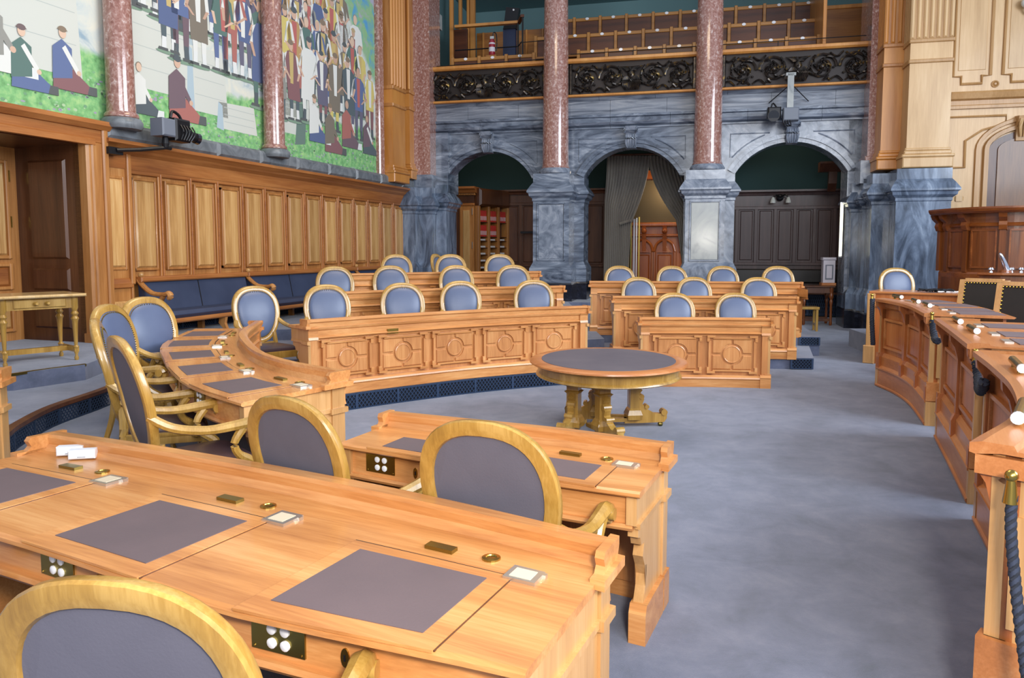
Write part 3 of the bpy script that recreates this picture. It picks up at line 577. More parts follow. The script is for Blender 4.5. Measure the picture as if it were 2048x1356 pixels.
def mask_mesh():
    m_ = MB(); m_.ball((0, -.08, .06), .12, 10, 8, .8, .7, 1.1); m_.ball((0, -.16, .05), .03, 6, 4); m_.ball((-.05, -.14, .1), .022, 6, 4); m_.ball((.05, -.14, .1), .022, 6, 4)
    for k in range(13):
        x = -.15 + k * .025; m_.tube([(x, -.1, .02), (x * 1.5, -.12, -.12), (x * 1.1 + .01, -.06, -.3)], [.03, .028, .008], 5, 3)
        m_.tube([(x * .7, -.12, .15), (x * 1.3, -.1, .24), (x * 1.9, -.04, .28)], [.022, .02, .006], 5, 3)
    return m_
m0 = mask_mesh().build('mask', 'bronze', bf, smooth=True)
first = [True, True, True]
bays = [(EX0 + .05, COLU[0] - .35), (COLU[0] + .35, COLU[1] - .35), (COLU[1] + .35, EX1 - .05)]
for (a, b_) in bays:
    w = (b_ - a); cx = (a + b_) / 2
    for j, fx in enumerate((-.375, -.16, .16, .375)):
        src, k = ((s_r, 0) if j % 2 == 0 else (s_l, 1)); loc = (cx + fx * w, BV, 6.18)
        if first[k]: src.location = loc; first[k] = False
        else: like(src, bf, loc)
    if first[2]: m0.location = (cx, BV, 6.16); first[2] = False
    else: like(m0, bf, (cx, BV, 6.16))
    vn = MB()
    for sg in (-1, 1):
        for q in range(3):
            x = cx + sg * (.27 + .11 * q) * w * .95
            vn.tube([(x - .15, BV - .02, 6.5), (x, BV - .05, 6.4), (x + .14, BV - .02, 6.52)], .022, 5, 4); vn.tube([(x - .15, BV - .02, 5.86), (x, BV - .05, 5.95), (x + .14, BV - .02, 5.84)], .022, 5, 4)
        for q in range(14): vn.ball((cx + sg * (.04 + .033 * q) * w, BV - .03, 5.9 + .52 * ((q * 7) % 5) / 4), .03, 6, 4)
    vn.build('vine', 'bronze', bf, smooth=True)
    for x in (a, b_): MB().cbox(x - .04, x + .04, BV - .06, BV + .05, 5.8, 6.58, .02).build('bay_post', 'bronze', bf)
# ---------------------------------------------------------------- gallery above the arcade
gl = MB().box(EX0 - 1.5, EX1 + 0.5, WV + .3, 6.0, 5.5, 5.66).build('floor_gallery', 'wood_gallery', struct=True, frame=FB)
for k in range(3): MB().box(-.2, 7.85, WV + .75 + .9 * k, 6, 5.66, 5.95 + .62 * k).build('gallery_step', 'wood_gallery', gl)
MB().box(-4.5, 10.5, 6.0, 6.2, 5.5, 11).build('wall_gallery', 'plaster_teal', struct=True, frame=FB)
gsw = MB().box(-3.2, -3.0, WV + .3, 6.0, 5.5, 11).build('wall_gallery_side', 'plaster_teal', struct=True, frame=FB)
MB().box(-4.5, 10.5, WV + .6, 6.2, 9.9, 10.1).build('ceiling_gallery', 'plaster_teal', struct=True, frame=FB)
rowlab = ['front row of wooden gallery seats with white number discs', 'middle row of wooden gallery seats with white number discs', 'rear row of wooden gallery seats below the teal wall']
def seat_row(v, x0, x1, z0, z1, n, label, nm='gallery_bench'):
    t = thing(nm, label, 'bench', (x0, v, z0), 0, None, frame=FB); L = x1 - x0; h = z1 - z0; w = L / n
    p0 = MB().cbox(-w / 2 + .04, w / 2 - .04, .0, .03, .0, h - .07, .01).build('seat_back', 'wood_gallery_panel', t); p0.location.x = w / 2
    d0 = MB().cbox(-.04, .04, -.06, .05, 0, h + .03, .008).build('divider', 'wood_gallery_rail', t)
    b0 = MB().cbox(-w / 2 + .04, w / 2 - .04, -.03, .05, h - .09, h, .01).build('top_rail', 'wood_gallery_rail', t); b0.location.x = w / 2
    s0 = MB().box(-w / 2 + .04, w / 2 - .04, -.45, 0, .0, .05).build('seat', 'wood_gallery', t); s0.location.x = w / 2
    n0 = MB().sweep([(-.012 - .0, h - .045 + .035 * sin(0))] and [(-.05, h - .045 + .0), (-.04, h - .015), (-.03, h - .045), (-.04, h - .075)], -.05, .05).build('number_disc', 'porcelain', t)
    n0.data.clear_geometry(); q = MB(); q.grid([[(.05 * cos(2 * pi * j / 14), y, h - .035 + .036 * sin(2 * pi * j / 14)) for j in range(14)] for y in (-.05, -.03)]); n0.data.from_pydata(q.v, [], q.f); n0.location.x = w / 2
    for i in range(1, n):
        for s_ in (p0, b0, s0, n0): like(s_, t, (w * (i + .5), 0, 0))
    for i in range(1, n + 1): like(d0, t, (w * i, 0, 0))
    return t
x_end = [FB.u(1623, 1.0), FB.u(1624, 1.9), FB.u(1630, 2.8)]
gz = [(6.42, 7.12), (7.1, 7.8), (7.78, 8.5)]
for k, v in enumerate((1.0, 1.9, 2.8)):
    w = .745; n = 8 if k == 0 else 10; seat_row(v, x_end[k] - w * n, x_end[k], gz[k][0], gz[k][1], n, rowlab[k])
xa, xb = FB.u(908, .9), FB.u(1067, .9)
seat_row(.9, xa, xb, 6.35, FB.hit(985, 113, .9)[1], 3, 'short row of three gallery seats at left below the extinguisher')
MB().cbox(FB.u(1625, 1.0), FB.u(1632, 1.0), .5, 3.2, 5.6, 8.6, .01).build('trim_7', 'wood_orange', struct=True, frame=FB)
gp = MB().box(FB.u(1632, 3), FB.u(1740, 3), 3.0, 3.05, 5.6, FB.hit(1640, 16, 3)[1]).build('wall_gallery_panel', 'wood_gallery', struct=True, frame=FB)
MB().cbox(FB.u(1632, 3), FB.u(1740, 3), 2.96, 3.05, FB.hit(1640, 16, 3)[1] - .06, FB.hit(1640, 16, 3)[1] + .04, .01).build('rail', 'wood_orange', gp)
MB().box(FB.u(1723, 2.5), FB.u(1736, 2.5), 2.45, 2.5, FB.hit(1730, 80, 2.5)[1], 9.5).build('trim_8', 'green_board', struct=True, frame=FB)
# left gallery box: posts, panels, rail
gb = thing('gallery_lobby', 'wooden lobby framing and low panelling at the left of the gallery', 'partition', (0, 0, 0), 0, None, frame=FB)
for (p0, p1, v) in ((901, 908, 1.8), (919, 925, 2.6), (935, 940, 2.6), (941, 951, 2.6)):
    MB().cbox(FB.u(p0, v), FB.u(p1, v), v, v + .12, 5.66, 9.6, .02).build('post', 'wood_orange', gb)
zt = FB.hit(1050, 60, 3.2)[1]
MB().box(FB.u(955, 3.2), FB.u(1135, 3.2), 3.2, 3.3, 5.66, zt).build('low_panel', 'wood_gallery', gb)
for px in (966, 1050, 1082): MB().cbox(FB.u(px, 3.17), FB.u(px, 3.17) + .06, 3.15, 3.2, 5.66, zt, .01).build('panel_stile', 'wood_orange', gb)
MB().cbox(FB.u(908, 2.2), FB.u(936, 2.2), 2.2, 2.3, 7.1, FB.hit(920, 58, 2.2)[1], .02).build('side_board', 'wood_gallery_panel', gb)
rl = thing('gallery_railing', 'railing with wooden top board at the left end of the gallery', 'railing', (0, 0, 0), 0, None, frame=FB)
A_ = FB.hit(910, 53, 1.5); B_ = FB.hit(1036, 44, 1.5); C_ = FB.hit(1057, 60, 1.0)
zr = (A_[1] + B_[1]) / 2
MB().box(A_[0], B_[0], 1.45, 1.6, zr - .04, zr + .03).build('top_board', 'wood_orange', rl)
MB().grid([[(B_[0] - .06, 1.6, zr - .04), (B_[0] + .04, 1.6, zr - .04), (B_[0] + .04, 1.6, zr + .03), (B_[0] - .06, 1.6, zr + .03)], [(B_[0] + .2, .95, zr - .04), (B_[0] + .3, .95, zr - .04), (B_[0] + .3, .95, zr + .03), (B_[0] + .2, .95, zr + .03)]]).build('side_board', 'wood_gallery_panel', rl)
for (x, v, z1) in ((B_[0], 1.5, zr), (B_[0] + .25, .98, zr)): MB().box(x - .02, x + .02, v - .02, v + .02, 6.0, z1).build('post', 'black_metal', rl)
MB().tube([(A_[0], 1.5, zr - .66), (B_[0], 1.5, zr - .66), (B_[0] + .25, .98, zr - .66)], .018, 6).build('middle_bar', 'black_metal', rl)
fr = thing('front_handrail', 'thin black safety rail along the balcony edge at left', 'railing', (0, 0, 0), 0, None, frame=FB)
xa2 = FB.u(875, .25); xm = FB.u(1039, .25); zlow = FB.hit(875, 132, .25)[1]
MB().tube([(xa2, .3, 6.7), (xa2, .3, zlow), (xm, .3, zlow + .02), (COLU[0] - .2, .3, zlow + .02)], .012, 6).build('bar', 'black_metal', fr)
MB().tube([(xm, .3, 6.7), (xm, .3, zlow + .48), (COLU[0] - .1, .3, zlow + .5)], .012, 6).build('bar', 'black_metal', fr)
fr2 = thing('front_handrail', 'thin black safety rail along the balcony edge right of the red column', 'railing', (0, 0, 0), 0, None, frame=FB)
MB().tube([(COLU[0] + .3, .3, zlow + .1), (EX1 - .1, .3, zlow + .12)], .011, 6).build('bar', 'black_metal', fr2)
for x in (COLU[0] + 1.9, COLU[1] + 1.6): MB().tube([(x, .3, 6.7), (x, .3, zlow + .12)], .011, 6).build('post', 'black_metal', fr2)
# fire extinguisher, dark stand
ex = FB.hit(984, 110, 1.2); 
fe = thing('fire_extinguisher', 'red fire extinguisher standing behind the left gallery seats', 'extinguisher', (ex[0], 1.2, ex[1]), 0, None, frame=FB)
MB().box(-.15, .15, -.1, .15, -.6, -.02).build('shelf', 'wood_gallery', fe)
MB().lathe([(.07, -.02), (.085, 0), (.085, .34), (.06, .4), (.03, .43)], n=18).build('cylinder', 'extinguisher', fe, smooth=True)
MB().lathe([(.0865, .08), (.0865, .2)], n=18).build('label', 'label_white', fe); MB().lathe([(.0865, .28), (.0865, .32)], n=18).build('label', 'label_white', fe)
MB().box(-.05, .06, -.02, .02, .43, .5).build('valve', 'nickel', fe)
MB().tube([(.02, 0, .48), (.05, 0, .6), (.12, 0, .55), (.14, 0, .3), (.12, 0, .1)], .016, 6, 4).build('hose', 'black_metal', fe, smooth=True)
st = FB.hit(1022, 110, 1.9)
sd = thing('sloping_stand', 'narrow dark blue stand with tilted black board in the gallery', 'stand', (st[0], 1.9, st[1]), 0, None, frame=FB)
MB().box(-.22, .14, -.05, .1, -.6, .75).build('column', 'stand_blue', sd)
MB().grid([[(-.2, -.1, .7), (.16, -.1, .7), (.16, .1, .7), (-.2, .1, .7)], [(-.12, -.1, 1.3), (.26, -.1, 1.24), (.26, .1, 1.24), (-.12, .1, 1.3)]]).build('board', 'black_metal', sd)
MB().ball((.1, -.11, 1.2), .03, 8, 6).build('white_spot', 'porcelain', sd)
q = FB.hit(868, 30, .6); q2 = FB.hit(868, 130, .6)
MB().box(q[0] - .04, q[0] + .04, .6, .66, q2[1], q[1]).build('trim_9', 'green_strip', struct=True, frame=FB)
lp = thing('round_wall_lamp', 'small round white lamp beside the left capital', 'lamp', (FB.u(869, .5), .5, FB.hit(869, 2, .5)[1]), 0, None, frame=FB)
MB().ball((0, 0, 0), .09, 12, 8).build('globe', 'porcelain', lp, smooth=True); MB().lathe([(.1, .02), (.1, .05)], n=14).build('ring', 'brass', lp)
# ---------------------------------------------------------------- niches behind the arches
for nm_, u_, v_, z_0, pw in (('niche_fill_middle', 3.9, 2.95, 3.6, 20), ('niche_fill_left', -1.2, 1.7, 4.9, 30), ('niche_fill_right', 6.9, 1.6, 4.9, 16)):  # added point lights that brighten the dim niches behind the arches
    l_ = bpy.data.lights.new(nm_, 'POINT'); l_.energy = pw; l_.color = (1.0, .82, .62); l_.shadow_soft_size = .12
    o_ = bpy.data.objects.new(nm_, l_); COL.objects.link(o_); o_.location = FB.w(u_, v_, z_0)
NV = 4.2
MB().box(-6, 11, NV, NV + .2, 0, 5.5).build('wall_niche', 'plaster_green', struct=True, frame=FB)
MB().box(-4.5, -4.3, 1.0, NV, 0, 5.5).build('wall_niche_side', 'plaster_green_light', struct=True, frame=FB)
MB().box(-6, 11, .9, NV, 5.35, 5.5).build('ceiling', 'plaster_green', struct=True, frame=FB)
# dark panelling at the back: left + middle part
def panelling(x0, x1, v, z0, z1, n, mat, mat2, nm, rail=True, ptop=.3, pbot=.5):
    t = MB().box(x0, x1, v, v + .06, z0, z1).build(nm, mat, struct=True, frame=FB); w = (x1 - x0) / n
    p0 = MB().cbox(-w / 2 + .09, w / 2 - .09, v - .02, v, z0 + pbot, z1 - ptop, .02).build('panel', mat2, t); p0.location.x = x0 + w / 2
    s0 = MB().cbox(-.05, .05, v - .045, v, z0 + pbot - .08, z1 - ptop + .08, .01).build('stile', mat, t); s0.location.x = x0
    for i in range(n):
        if i: like(p0, t, (x0 + w * (i + .5), 0, 0))
        like(s0, t, (x0 + w * (i + 1), 0, 0))
    MB().sweep([(v + .05, z1 - .08), (v - .06, z1 - .08), (v - .08, z1 - .02), (v - .14, z1 + .02), (v - .14, z1 + .07), (v + .05, z1 + .07)], x0, x1).build('top_moulding', mat, t)
    MB().cbox(x0, x1, v - .05, v, z0 + pbot - .14, z0 + pbot - .06, .01).build('rail', mat, t)
    MB().cbox(x0, x1, v - .05, v, z1 - ptop + .03, z1 - ptop + .12, .01).build('rail', mat, t)
    return t
panelling(-2.0, 2.0, NV - .3, T3, 3.66, 6, 'wood_dark', 'wood_dark', 'wall_panelling_left', ptop=.45, pbot=.9)
panelling(5.3, 8.9, 3.0, T3 - .2, FB.hit(1560, 385, 3.0)[1], 7, 'wood_niche', 'wood_niche', 'wall_panelling_right', ptop=.5, pbot=1.2)
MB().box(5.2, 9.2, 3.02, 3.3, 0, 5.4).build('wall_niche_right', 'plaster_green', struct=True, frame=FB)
# dark corbel shelf at the right jamb of the right arch
cs = thing('corbel_shelf', 'dark carved corbel shelf at the right jamb of the right arch', 'shelf', (8.15, 2.2, 0), 0, None, frame=FB)
MB().sweep([(0, 3.9), (0, 4.15), (-.4, 4.15), (-.4, 4.1), (-.3, 4.0), (-.2, 3.9)], -.35, .35).build('shelf_board', 'wood_dark', cs); MB().prismx([(0, 3.4), (0, 3.9), (-.2, 3.9), (-.16, 3.6)], -.1, .1).build('bracket', 'wood_dark', cs)
# long black bench under right panelling
bb = thing('leather_bench', 'long black leather bench under the dark panelling behind the right arch', 'bench', (7.0, 2.7, 0), 0, None, frame=FB)
MB().cbox(-1.6, 1.6, .12, .25, .95, 1.33, .03).build('backrest', 'leather_dark', bb); MB().cbox(-1.6, 1.6, -.3, .15, .72, .86, .03).build('seat', 'leather_dark', bb); MB().box(-1.6, 1.6, -.26, -.2, .66, .73).build('seat_rail', 'wood_dark', bb)
for x in (-1.5, -.5, .5, 1.5): MB().box(x - .03, x + .03, -.25, -.19, 0, .67).build('leg', 'wood_dark', bb)
GB = FB.w(7.0, 2.9, 0); GBp = Path([tuple(FB.w(5.4, 2.85, 0))[:2], tuple(FB.w(7, 2.85, 0))[:2], tuple(FB.w(8.6, 2.85, 0))[:2]])
grille(GBp, .05, 3.1, 0.05, .62, 0.0, 'blue grille behind the small dark table under the black bench', 4)
# wall sconce
sz = FB.hit(1560, 395, 2.9)
sn = thing('wall_sconce', 'dark two-armed wall sconce with glass shades behind the right arch', 'lamp', (sz[0], 2.9, sz[1]), 0, None, frame=FB)
MB().ball((0, 0, 0), .1, 10, 6, 1, .6, 1).build('wall_plate', 'black_metal', sn, smooth=True)
for s_ in (-1, 1):
    MB().tube([(0, -.05, 0), (s_ * .12, -.15, .06), (s_ * .2, -.18, -.02)], .022, 6, 4).build('arm', 'black_metal', sn, smooth=True); MB().lathe([(.03, .02), (.07, -.08), (.075, -.14)], (s_ * .2, -.18, -.02), 14).build('glass_shade', 'glass_shade', sn, smooth=True)
a1, a2 = FB.hit(1693, 405, .1), FB.hit(1691, 512, .1)
tl = thing('tube_light', 'vertical white light strip at the right jamb of the right arch', 'lamp', (8.12, .45, 0), 0, None, frame=FB)
MB().box(-.03, .03, -.02, .02, a2[1], a1[1]).build('diffuser', 'tube_lamp', tl); MB().box(-.035, .035, .02, .05, a2[1] - .03, a1[1] + .03).build('housing', 'nickel', tl)
# cupboard with pigeonholes in the left arch
cup = thing('filing_cupboard', 'tall brown wooden cupboard with open pigeonhole shelves behind the left arch', 'cupboard', (0, 0, 0), 0, None, frame=FB)
cv = 2.4; cx0 = FB.u(893, cv); cx1 = FB.u(950, cv); ztc = FB.hit(930, 378, cv)[1]
MB().box(cx0, cx1 - .02, cv, cv + .3, T3, ztc - .1).build('side_unit', 'wood_dark', cup)
MB().cbox(cx0 + .42, cx1 - .02, cv - .03, cv, T3 + .1, ztc - .5, .02).build('door_frame', 'wood_wall', cup)
dd = MB().cbox(cx0 + .52, cx1 - .14, cv - .05, cv - .02, T3 + .25, ztc - .62, .03).build('door', 'wood_panel', cup); MB().box(cx1 - .08, cx1 - .06, cv - .06, cv - .03, 2.9, 3.1).build('hinge', 'nickel', dd); MB().box(cx1 - .08, cx1 - .06, cv - .06, cv - .03, 1.9, 2.1).build('hinge', 'nickel', dd)
MB().cbox(cx0 + .05, cx0 + .34, cv - .03, cv, T3 + .2, ztc - .6, .03).build('side_panel', 'wood_dark', cup)
MB().sweep([(cv + .6, ztc - .12), (cv - .08, ztc - .12), (cv - .14, ztc - .04), (cv - .22, ztc), (cv - .22, ztc + .06), (cv + .6, ztc + .06)], cx0 - .05, cx1 + .05).build('cornice', 'wood_wall_h', cup)
for k in range(11):
    x = cx0 + .4 + k * .05; MB().box(x, x + .03, cv - .12, cv, ztc - .19, ztc - .14).build('dentil', 'wood_wall', cup)
MB().cbox(cx0 + .4, cx1, cv - .05, cv, ztc - .5, ztc - .42, .02).build('frieze_rail', 'wood_wall_h', cup)
# shelf part runs obliquely backwards
SA = (cx1 + .1, cv + .05); SBx = FB.u(1014, NV - .4); SB = (SBx, NV - .35)
sl = hypot(SB[0] - SA[0], SB[1] - SA[1]); srot = atan2(SB[1] - SA[1], SB[0] - SA[0])
sh = thing('pigeonhole_shelf', 'oblique open shelf unit with three columns of pigeonholes and red binders', 'shelf', (SA[0], SA[1], 0), srot, None, frame=FB)
MB().box(0, sl, .35, .4, T3, ztc - .1).build('shelf_back', 'wood_dark', sh); MB().cbox(-.02, sl, -.1, .3, ztc - .5, ztc + .02, .06).build('shelf_cornice', 'wood_dark', sh)
nc_ = 3; wcol = sl / nc_
for i in range(nc_ + 1): MB().cbox(wcol * i - .05, wcol * i + .05, -.04, .38, T3, ztc - .5, .01).build('upright', 'wood_wall', sh)
ztop_s = ztc - .55
levels = [ztop_s - .42, ztop_s - .86] + [ztop_s - .98 - .21 * k for k in range(10)]
for i in range(nc_):
    for z in levels: MB().box(wcol * i + .05, wcol * (i + 1) - .05, 0, .36, z - .02, z).build('shelf_board', 'wood_dark', sh)
rr = random.Random(5)
binder = None; Msh = WM[sh.name]
cols_n = ['first', 'second', 'third']; rows_n = ['top', 'second']
binders = []
for i in range(nc_):
    for r_ in range(2 if i < 2 else 1):
        nb_ = 5
        for k in range(nb_):
            x = wcol * i + .07 + k * (wcol - .16) / nb_; z = levels[r_]
            loc = Msh @ Vector((x, 0.0, z)); rot = Msh.to_euler().z
            grp = 'red binders, ' + rows_n[r_] + ' shelf, ' + cols_n[i] + ' column'
            lab = 'red binder, ' + ['leftmost', 'second from left', 'middle', 'second from right', 'rightmost'][k] + ' on the ' + rows_n[r_] + ' shelf of the ' + cols_n[i] + ' pigeonhole column'
            if binder is None:
                binder = thing('ring_binder', lab, 'binder', tuple(loc), rot, grp); w = (wcol - .16) / nb_ - .008
                MB().cbox(0, w, 0, .26, 0, .34, .006).build('cover', 'binder_red', binder); MB().box(.012, w - .012, -.002, .0, .05, .17).build('spine_label', 'label_white', binder); remember(binder)
            else: dup(binder, lab, tuple(loc), rot, grp)
pt0 = None
for i in range(nc_):
    for k, z in enumerate(levels[2:9]):
        loc = Msh @ Vector((wcol * (i + .5), .08, z)); lab = 'flat white paper stack, ' + ['uppermost', 'second from top', 'third from top', 'middle', 'third from bottom', 'second from bottom', 'lowest'][k] + ' in the ' + cols_n[i] + ' pigeonhole column'
        if pt0 is None:
            pt0 = thing('paper_stack', lab, 'papers', tuple(loc), Msh.to_euler().z, 'paper stacks, first column'); MB().box(-.13, .13, -.05, .2, 0, .05).build('sheets', 'paper_white', pt0); remember(pt0)
        else: dup(pt0, lab, tuple(loc), Msh.to_euler().z, 'paper stacks, ' + cols_n[i] + ' column')
# small black bracket board right of it
MB().box(FB.u(1042, 3.6), FB.u(1178, 3.6), 3.5, 3.75, FB.hit(1050, 467, 3.6)[1], FB.hit(1050, 467, 3.6)[1] + .07).build('wall_shelf', 'black_metal', frame=FB)
tag(bpy.data.objects['wall_shelf'], 'thin black wall shelf passing behind the left marble pier', 'shelf')
# curtained doorway in the middle arch
ccv = 2.2
cr = thing('curtain', 'long pale brown curtain gathered to the left in the middle arch', 'curtain', (0, ccv, 0), 0, None, frame=FB)
def hp(px, py, v=ccv): a = FB.hit(px, py, v); return a
def drape(top, mid, bot, n, nm, amp=.05):
    # three pleated rows joined by smooth folds: each is (px_left, px_right, py)
    q = MB(); rows = []
    K = 26; cols = n * 6
    for k in range(K + 1):
        t = k / K
        if t < .62: s_ = t / .62; s2 = s_ ** 1.7; a, b_ = top, mid
        else: s_ = (t - .62) / .38; s2 = s_; a, b_ = mid, bot
        r_ = []
        for j in range(cols + 1):
            u = j / cols
            xa_, za = hp(a[0] + (a[1] - a[0]) * u, a[2] + (a[3] - a[2]) * u); xb_, zb = hp(b_[0] + (b_[1] - b_[0]) * u, b_[2] + (b_[3] - b_[2]) * u)
            if t < .62: zz = za + (zb - za) * s_ ; xx = xa_ + (xb_ - xa_) * (s2 if u > .35 else s2 * 1.0)
            else: zz = za + (zb - za) * s_; xx = xa_ + (xb_ - xa_) * s2
            r_.append((xx, amp * sin(u * n * 2 * pi) + .02 * sin(u * 9 + t * 4), zz))
        rows.append(r_)
    vs = [p for r_ in rows for p in r_]; W_ = cols + 1
    fs = [(i * W_ + j, i * W_ + j + 1, (i + 1) * W_ + j + 1, (i + 1) * W_ + j) for i in range(K) for j in range(cols)]
    q.add(vs, fs); q.build(nm, 'curtain', cr, smooth=True)
drape((1214, 1300, 312, 312), (1209, 1262, 400, 448), (1207, 1256, 560, 560), 14, 'left_drape')
drape((1296, 1380, 312, 312), (1352, 1400, 440, 415), (1368, 1400, 560, 560), 12, 'right_drape')
MB().tube([(hp(1212, 311)[0], 0, hp(1212, 311)[1]), (hp(1380, 311)[0], 0, hp(1212, 311)[1])], .03, 8).build('curtain_rod', 'wood_dark', cr)
MB().tube([(hp(1240, 448)[0], -.08, hp(1240, 448)[1]), (hp(1262, 440)[0], -.1, hp(1240, 440)[1] - .02)], .04, 8).build('tieback', 'curtain', cr)
por = MB().box(hp(1262, 400, 3.4)[0], 4.9, 3.5, 3.6, T3, 4.2).build('door_2', 'wood_portal', struct=True, frame=FB)
zb0 = FB.hit(1320, 445, 3.4)[1]
MB().box(hp(1262, 400, 3.4)[0], 4.9, 3.42, 3.5, zb0, 3.9).build('overdoor_cloth', 'wallpaper', por)
MB().cbox(hp(1262, 400, 3.4)[0], 4.9, 3.3, 3.5, zb0 - .12, zb0, .03).build('door_cornice', 'wood_portal', por)
MB().cbox(hp(1262, 400, 3.4)[0], 4.9, 3.36, 3.5, zb0 - .42, zb0 - .34, .03).build('door_cornice', 'wood_portal', por)
for px in (1288, 1329, 1363):
    for s_ in (-1, 1):
        pass
    x = FB.u(px, 3.4); MB().prismx([(3.5, zb0 - .9), (3.4, zb0 - .85), (3.36, zb0 - .5), (3.28, zb0 - .2), (3.26, zb0 - .12), (3.5, zb0 - .12)], x - .06, x + .06).build('console_bracket', 'wood_portal', por)
    MB().ball((x, 3.3, zb0 - .25), .08, 8, 6).build('carved_knob', 'wood_portal', por, smooth=True)
for px in (1285, 1329):
    x = FB.u(px, 3.4)
    MB().tube([(x - .3, 3.42, zb0 - .85), (x - .22, 3.42, zb0 - .62), (x, 3.42, zb0 - .5), (x + .22, 3.42, zb0 - .62), (x + .3, 3.42, zb0 - .85)], .04, 8, 4).build('carved_arch', 'wood_portal', por, smooth=True)
    MB().prism([(x - .22, zb0 - .88), (x + .22, zb0 - .88), (x, zb0 - .66)], 3.4, 3.5).build('pediment', 'wood_portal', por)
    MB().cbox(x - .2, x + .2, 3.44, 3.5, T3 + .1, zb0 - .95, .03).build('door_panel', 'wood_portal', por)
    for xx in (x - .3, x + .3): MB().cbox(xx - .05, xx + .05, 3.4, 3.5, T3, zb0 - .85, .02).build('door_pilaster', 'wood_portal', por)
bp_ = thing('brass_door_frame', 'bright brass uprights of an open glass door beside the curtain', 'door frame', (0, 0, 0), 0, None, frame=FB)
for px, w_, mt, ztp in ((1258, .05, 'brass', 448), (1263, .03, 'brass_dark', 446), (1269, .06, 'whitewood', 438), (1274, .025, 'nickel', 436), (1279, .04, 'brass', 434)):
    x, z = hp(px, ztp, 2.6); MB().box(x - w_ / 2, x + w_ / 2, 2.55, 2.6, T3, z).build('upright', mt, bp_)
# ---------------------------------------------------------------- right side: pilasters on marble pedestals, cream wall
x0r, x1r = FB.u(1712, -.3), FB.u(1752, -.3)
MB().box(8.2, 8.62, WV, 1.2, 0, 5.0).build('wall_back_end', 'marble_cloud', struct=True, frame=FB)
red = MB().box(FB.u(1727, -.3), FB.u(1765, -.3), -.3, .9, 3.9, 9.5).build('trim_10', 'marble_red', struct=True, frame=FB)
MB().cbox(FB.u(1727, -.3) - .05, FB.u(1765, -.3) + .05, -.35, .9, 3.9, 4.02, .02).build('base_moulding', 'marble_red', red)
MB().box(FB.u(1715, -.35), FB.u(1765, -.35), -.35, .9, 3.4, 3.92).build('base_block', 'marble_cloud', red)
pilaster(FB, FB.u(1753, -.9), FB.u(1800, -.9), -.9, 1.0, 'wood_orange', 'wood_wall', 3.64, FB.hit(1775, 92, -.9)[1], 'trim_11', 3)
pilaster(FB, FB.u(1804, -1.4), FB.u(1888, -1.4), -1.4, .9, 'wood_cream', 'wood_cream_edge', 3.62, FB.hit(1840, 82, -1.4)[1], 'trim_12', 6)
rb = thing('marble_pedestal', 'stepped grey marble pedestal below the fluted pilasters at right', 'pedestal', (0, 0, 0), 0, None, frame=FB)
def ped(p0, p1, v0, v1, ztop):
    pier(rb, FB.u(p0, v0), FB.u(p1, v0), v0, v1, 0.0, 0, 'marble_grey_v', 'pedestal_block', False, ztop=ztop)
ped(1700, 1722, .1, .9, 3.45); ped(1722, 1748, -.35, .6, 3.5)
ped(1740, 1790, -.95, .5, 3.56); ped(1788, 1898, -1.5, .5, 3.60)
RV = -1.15; rx0 = FB.u(1885, RV)
wr = MB().box(rx0 - .3, rx0 + 5.5, RV, RV + .3, 0, 9.5).build('wall_right', 'wood_cream', struct=True, frame=FB)
def hr(px, py): return FB.hit(px, py, RV)
zc0 = hr(1960, 217)[1]; zc1 = hr(1960, 192)[1]
MB().sweep([(RV + .05, zc0), (RV - .06, zc0), (RV - .06, zc0 + .06), (RV - .03, zc0 + .08), (RV - .03, zc0 + .17), (RV - .1, zc0 + .2), (RV - .14, zc1 + .05), (RV - .1, zc1 + .09), (RV + .05, zc1 + .09)], rx0, rx0 + 5.4).build('cornice', 'wood_cream_edge', wr)
# upper panels with stepped mouldings and rosettes
zb_ = hr(1960, 167)[1]
for (pa, pb) in ((1910, 1985), (2010, 2085)):
    xa_, xb_ = hr(pa, 60)[0], hr(pb, 60)[0]; w = .16
    MB().tube([(xa_, RV - .02, 9.4), (xa_, RV - .02, zb_ + w), (xa_ + w, RV - .02, zb_ + w), (xa_ + w, RV - .02, zb_), (xb_ - w, RV - .02, zb_), (xb_ - w, RV - .02, zb_ + w), (xb_, RV - .02, zb_ + w), (xb_, RV - .02, 9.4)], .03, 6).build('panel_moulding', 'wood_cream_edge', wr)
    MB().cbox(xa_ + .09, xb_ - .09, RV - .012, RV, zb_ + .28, 9.4, .01).build('panel', 'wood_cream', wr)
for px in (1895, 1990, 2092):
    x, z = hr(px, 168); MB().grid([[(x + r_ * cos(2 * pi * j / 14), y, z + r_ * sin(2 * pi * j / 14)) for j in range(14)] for r_, y in ((.075, RV), (.075, RV - .02), (.05, RV - .03), (.045, RV - .015), (.02, RV - .04))]).build('rosette', 'wood_cream_edge', wr)
